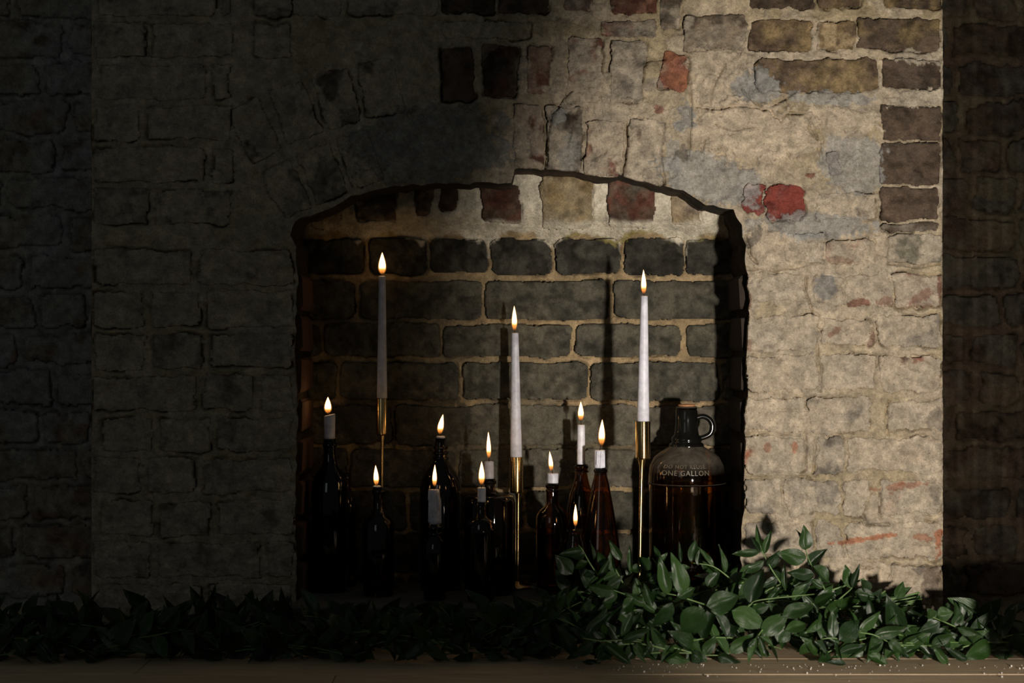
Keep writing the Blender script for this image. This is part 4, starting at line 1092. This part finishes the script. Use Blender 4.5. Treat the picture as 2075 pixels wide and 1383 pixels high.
sprig('two bright upright leaves low at the right of the light', [[(1720, 1300), (1690, 1292), (1665, 1294)]], [(1664, 1294, 1667, 1240, 22), (1690, 1292, 1685, 1235, 22), (1700, 1296, 1745, 1256, 40), (1692, 1296, 1706, 1340, 9), (1640, 1300, 1622, 1330, 26), (1650, 1298, 1680, 1330, 22)], -.298)
sprig('sprig with one lit horizontal leaf near the alcove', [[(1740, 1280), (1772, 1286), (1800, 1300)]], [(1770, 1287, 1841, 1270, 27), (1740, 1276, 1788, 1244, 22), (1760, 1326, 1810, 1349, 24), (1700, 1320, 1758, 1306, 20), (1800, 1300, 1836, 1322, 22), (1715, 1345, 1670, 1340, 14), (1788, 1300, 1750, 1318, 24)], -.298)
sprig('dim sprig of curled leaves at the alcove corner', [[(1960, 1280), (1920, 1262), (1890, 1250)]], [(1900, 1246, 1932, 1240, 30), (1890, 1250, 1880, 1232, 22), (1905, 1260, 1862, 1280, 24), (1920, 1346, 1893, 1312, 16), (1960, 1336, 1915, 1311, 16), (1940, 1270, 1990, 1285, 22), (1930, 1268, 1950, 1240, 18)], -.290)
# bundle of cut stems lying before the pier
broot = thing('ruscus_stem_bundle', 'bundle of bare cut green stems lying before the pale pier', 'branch', W(1700, 1225, -.14))
for i, (p, w) in enumerate((([(1556, 1211), (1650, 1204), (1700, 1190), (1752, 1172)], 1.9), ([(1690, 1216), (1780, 1216), (1864, 1200)], 1.5), ([(1700, 1222), (1790, 1220), (1866, 1207)], 1.6), ([(1690, 1228), (1790, 1226), (1868, 1213)], 1.5), ([(1700, 1212), (1790, 1224), (1866, 1222)], 1.3), ([(1695, 1232), (1790, 1232), (1870, 1228)], 1.6), ([(1720, 1236), (1800, 1228), (1858, 1218)], 1.2))):
    yy = -.15 + (i % 3) * .007
    pts = bez([W(u, v, yy) - W(1700, 1225, -.14) for u, v in p], 8)
    V, F = tube(pts, w * K, 8)
    obj('stem', V, F, M_STEM, broot)

ZONES = [(-20, "at the left picture edge"), (90, "inside the dark left alcove"), (195, "at the dark left corner of the chimney breast"), (300, "well left of the opening"),
         (405, "midway along the dark left wall"), (510, "just left of the opening"), (615, "below the leftmost wine bottle"), (720, "below the left candlestick"), (825, "left of the dripping candle"),
         (930, "between the dripping candle and middle candlestick"), (1035, "below the middle candlestick"), (1140, "below the small amber jar"), (1240, "below the cone shaped bottle"),
         (1340, "below the right candlestick"), (1440, "below the big jug"), (1540, "at the opening's right edge"), (1640, "below the tallest lit sprig"), (1740, "before the middle of the pale pier"),
         (1840, "before the right half of the pale pier"), (1935, "at the right alcove corner"), (2040, "at the right picture edge")]
def top_at(x):
    u = UC + x / (K * .93)
    return float(np.interp(u, [0, 500, 1000, 1120, 1200, 1550, 1700, 1850, 1950, 2100], [.045, .055, .045, .075, .11, .11, .095, .065, .05, .04]))
def twig(root, p0, start, heading, L, ylo, yhi):
    n = int(L / .022) + 2
    pts = []; d = Vector((heading, rnd.uniform(-.25, .2), rnd.uniform(.0, .3))).normalized(); p = Vector(start)
    for i in range(n):
        pts.append(p.copy())
        d = (d + Vector((0, rnd.uniform(-.12, .12), rnd.uniform(-.18, .12)))).normalized()
        q = p + d * .022
        wz = p0.z + q.z; tp = top_at(p0.x + q.x)
        if wz > tp: q.z = tp - p0.z; d.z = -abs(d.z)
        if wz < .012: q.z = .012 - p0.z; d.z = abs(d.z)
        q.y = min(max(q.y, ylo - p0.y), yhi - p0.y)
        p = q
    V, F = tube(pts, [.0016 - .0009 * i / n for i in range(n)], 6)
    obj('stem', V, F, M_STEM, root)
    for i in range(1, n):
        sd = 1 if i % 2 else -1
        t = (pts[i] - pts[i - 1]).normalized()
        sidev = Vector((rnd.uniform(-.3, .3), rnd.uniform(-.7, .25), sd * rnd.uniform(.3, 1.0))).normalized()
        ll = rnd.uniform(.040, .074) * (1 - .3 * i / n)
        dr = (t * rnd.uniform(.5, 1.0) + sidev).normalized()
        tip = pts[i] + dr * ll
        lim = top_at(p0.x + tip.x) + .05
        tip.z = min(max(tip.z, .004 - p0.z), lim - p0.z)
        tip.y = min(max(tip.y, -.303 - p0.y), -.05 - p0.y)
        if (tip - pts[i]).length < .02: continue
        leaf(root, pts[i], tip, ll * rnd.uniform(.32, .5), (rnd.uniform(-1.1, 1.1), -1, rnd.uniform(-.5, 1.4)))
for u, phr in ZONES:
    for layer in ('low front', 'upper back'):
        front = layer == 'low front'
        yy = rnd.uniform(-.27, -.22) if front else rnd.uniform(-.17, -.12)
        x = (u - UC) * K * .92 + rnd.uniform(-.01, .01)
        zt = top_at(x)
        p0 = Vector((x, yy, max(.012, zt * (.25 if front else .6))))
        tone = 'dark' if u < 1100 else ('dim' if u > 1900 else 'lit')
        root = thing('ruscus_branch', '%s %s ruscus branch %s' % (layer, tone, phr), 'branch', p0, 'ruscus branches laid along the floor')
        h = rnd.choice((-1, 1))
        for kq in range(3):
            hd = h if kq != 1 else -h
            L = rnd.uniform(.13, .20)
            st = Vector((-hd * L * .45, rnd.uniform(-.03, .03), rnd.uniform(-.35, .45) * zt))
            st.z = max(st.z, .012 - p0.z)
            twig(root, p0, st, hd, L, -.285 if front else -.20, -.19 if front else -.095)

# pale crumbs of wax and mortar on the boards
V, F = [], []
for i in range(150):
    x = rnd.uniform(.05, 1.0); yq = -.30 - abs(rnd.gauss(0, .05))
    r = rnd.choice((.0006, .0008, .001, .0014, .002)) * rnd.uniform(.7, 1.2)
    o0 = len(V)
    for dx, dy, dz in ((1, 0, .5), (-.5, .87, .5), (-.5, -.87, .5), (0, 0, 1.3), (0, 0, -.3)):
        V.append((x + dx * r * rnd.uniform(.7, 1.2), yq + dy * r * rnd.uniform(.7, 1.2), dz * r + .0002))
    F += [(o0, o0 + 1, o0 + 3), (o0 + 1, o0 + 2, o0 + 3), (o0 + 2, o0, o0 + 3), (o0 + 1, o0, o0 + 4), (o0 + 2, o0 + 1, o0 + 4), (o0, o0 + 2, o0 + 4)]
cr = obj('floor_crumbs', V, F, M_CRUMB, smooth=False)
cr['kind'] = 'stuff'; cr['label'] = 'pale crumbs scattered on the lit floorboards'; cr['category'] = 'crumbs'
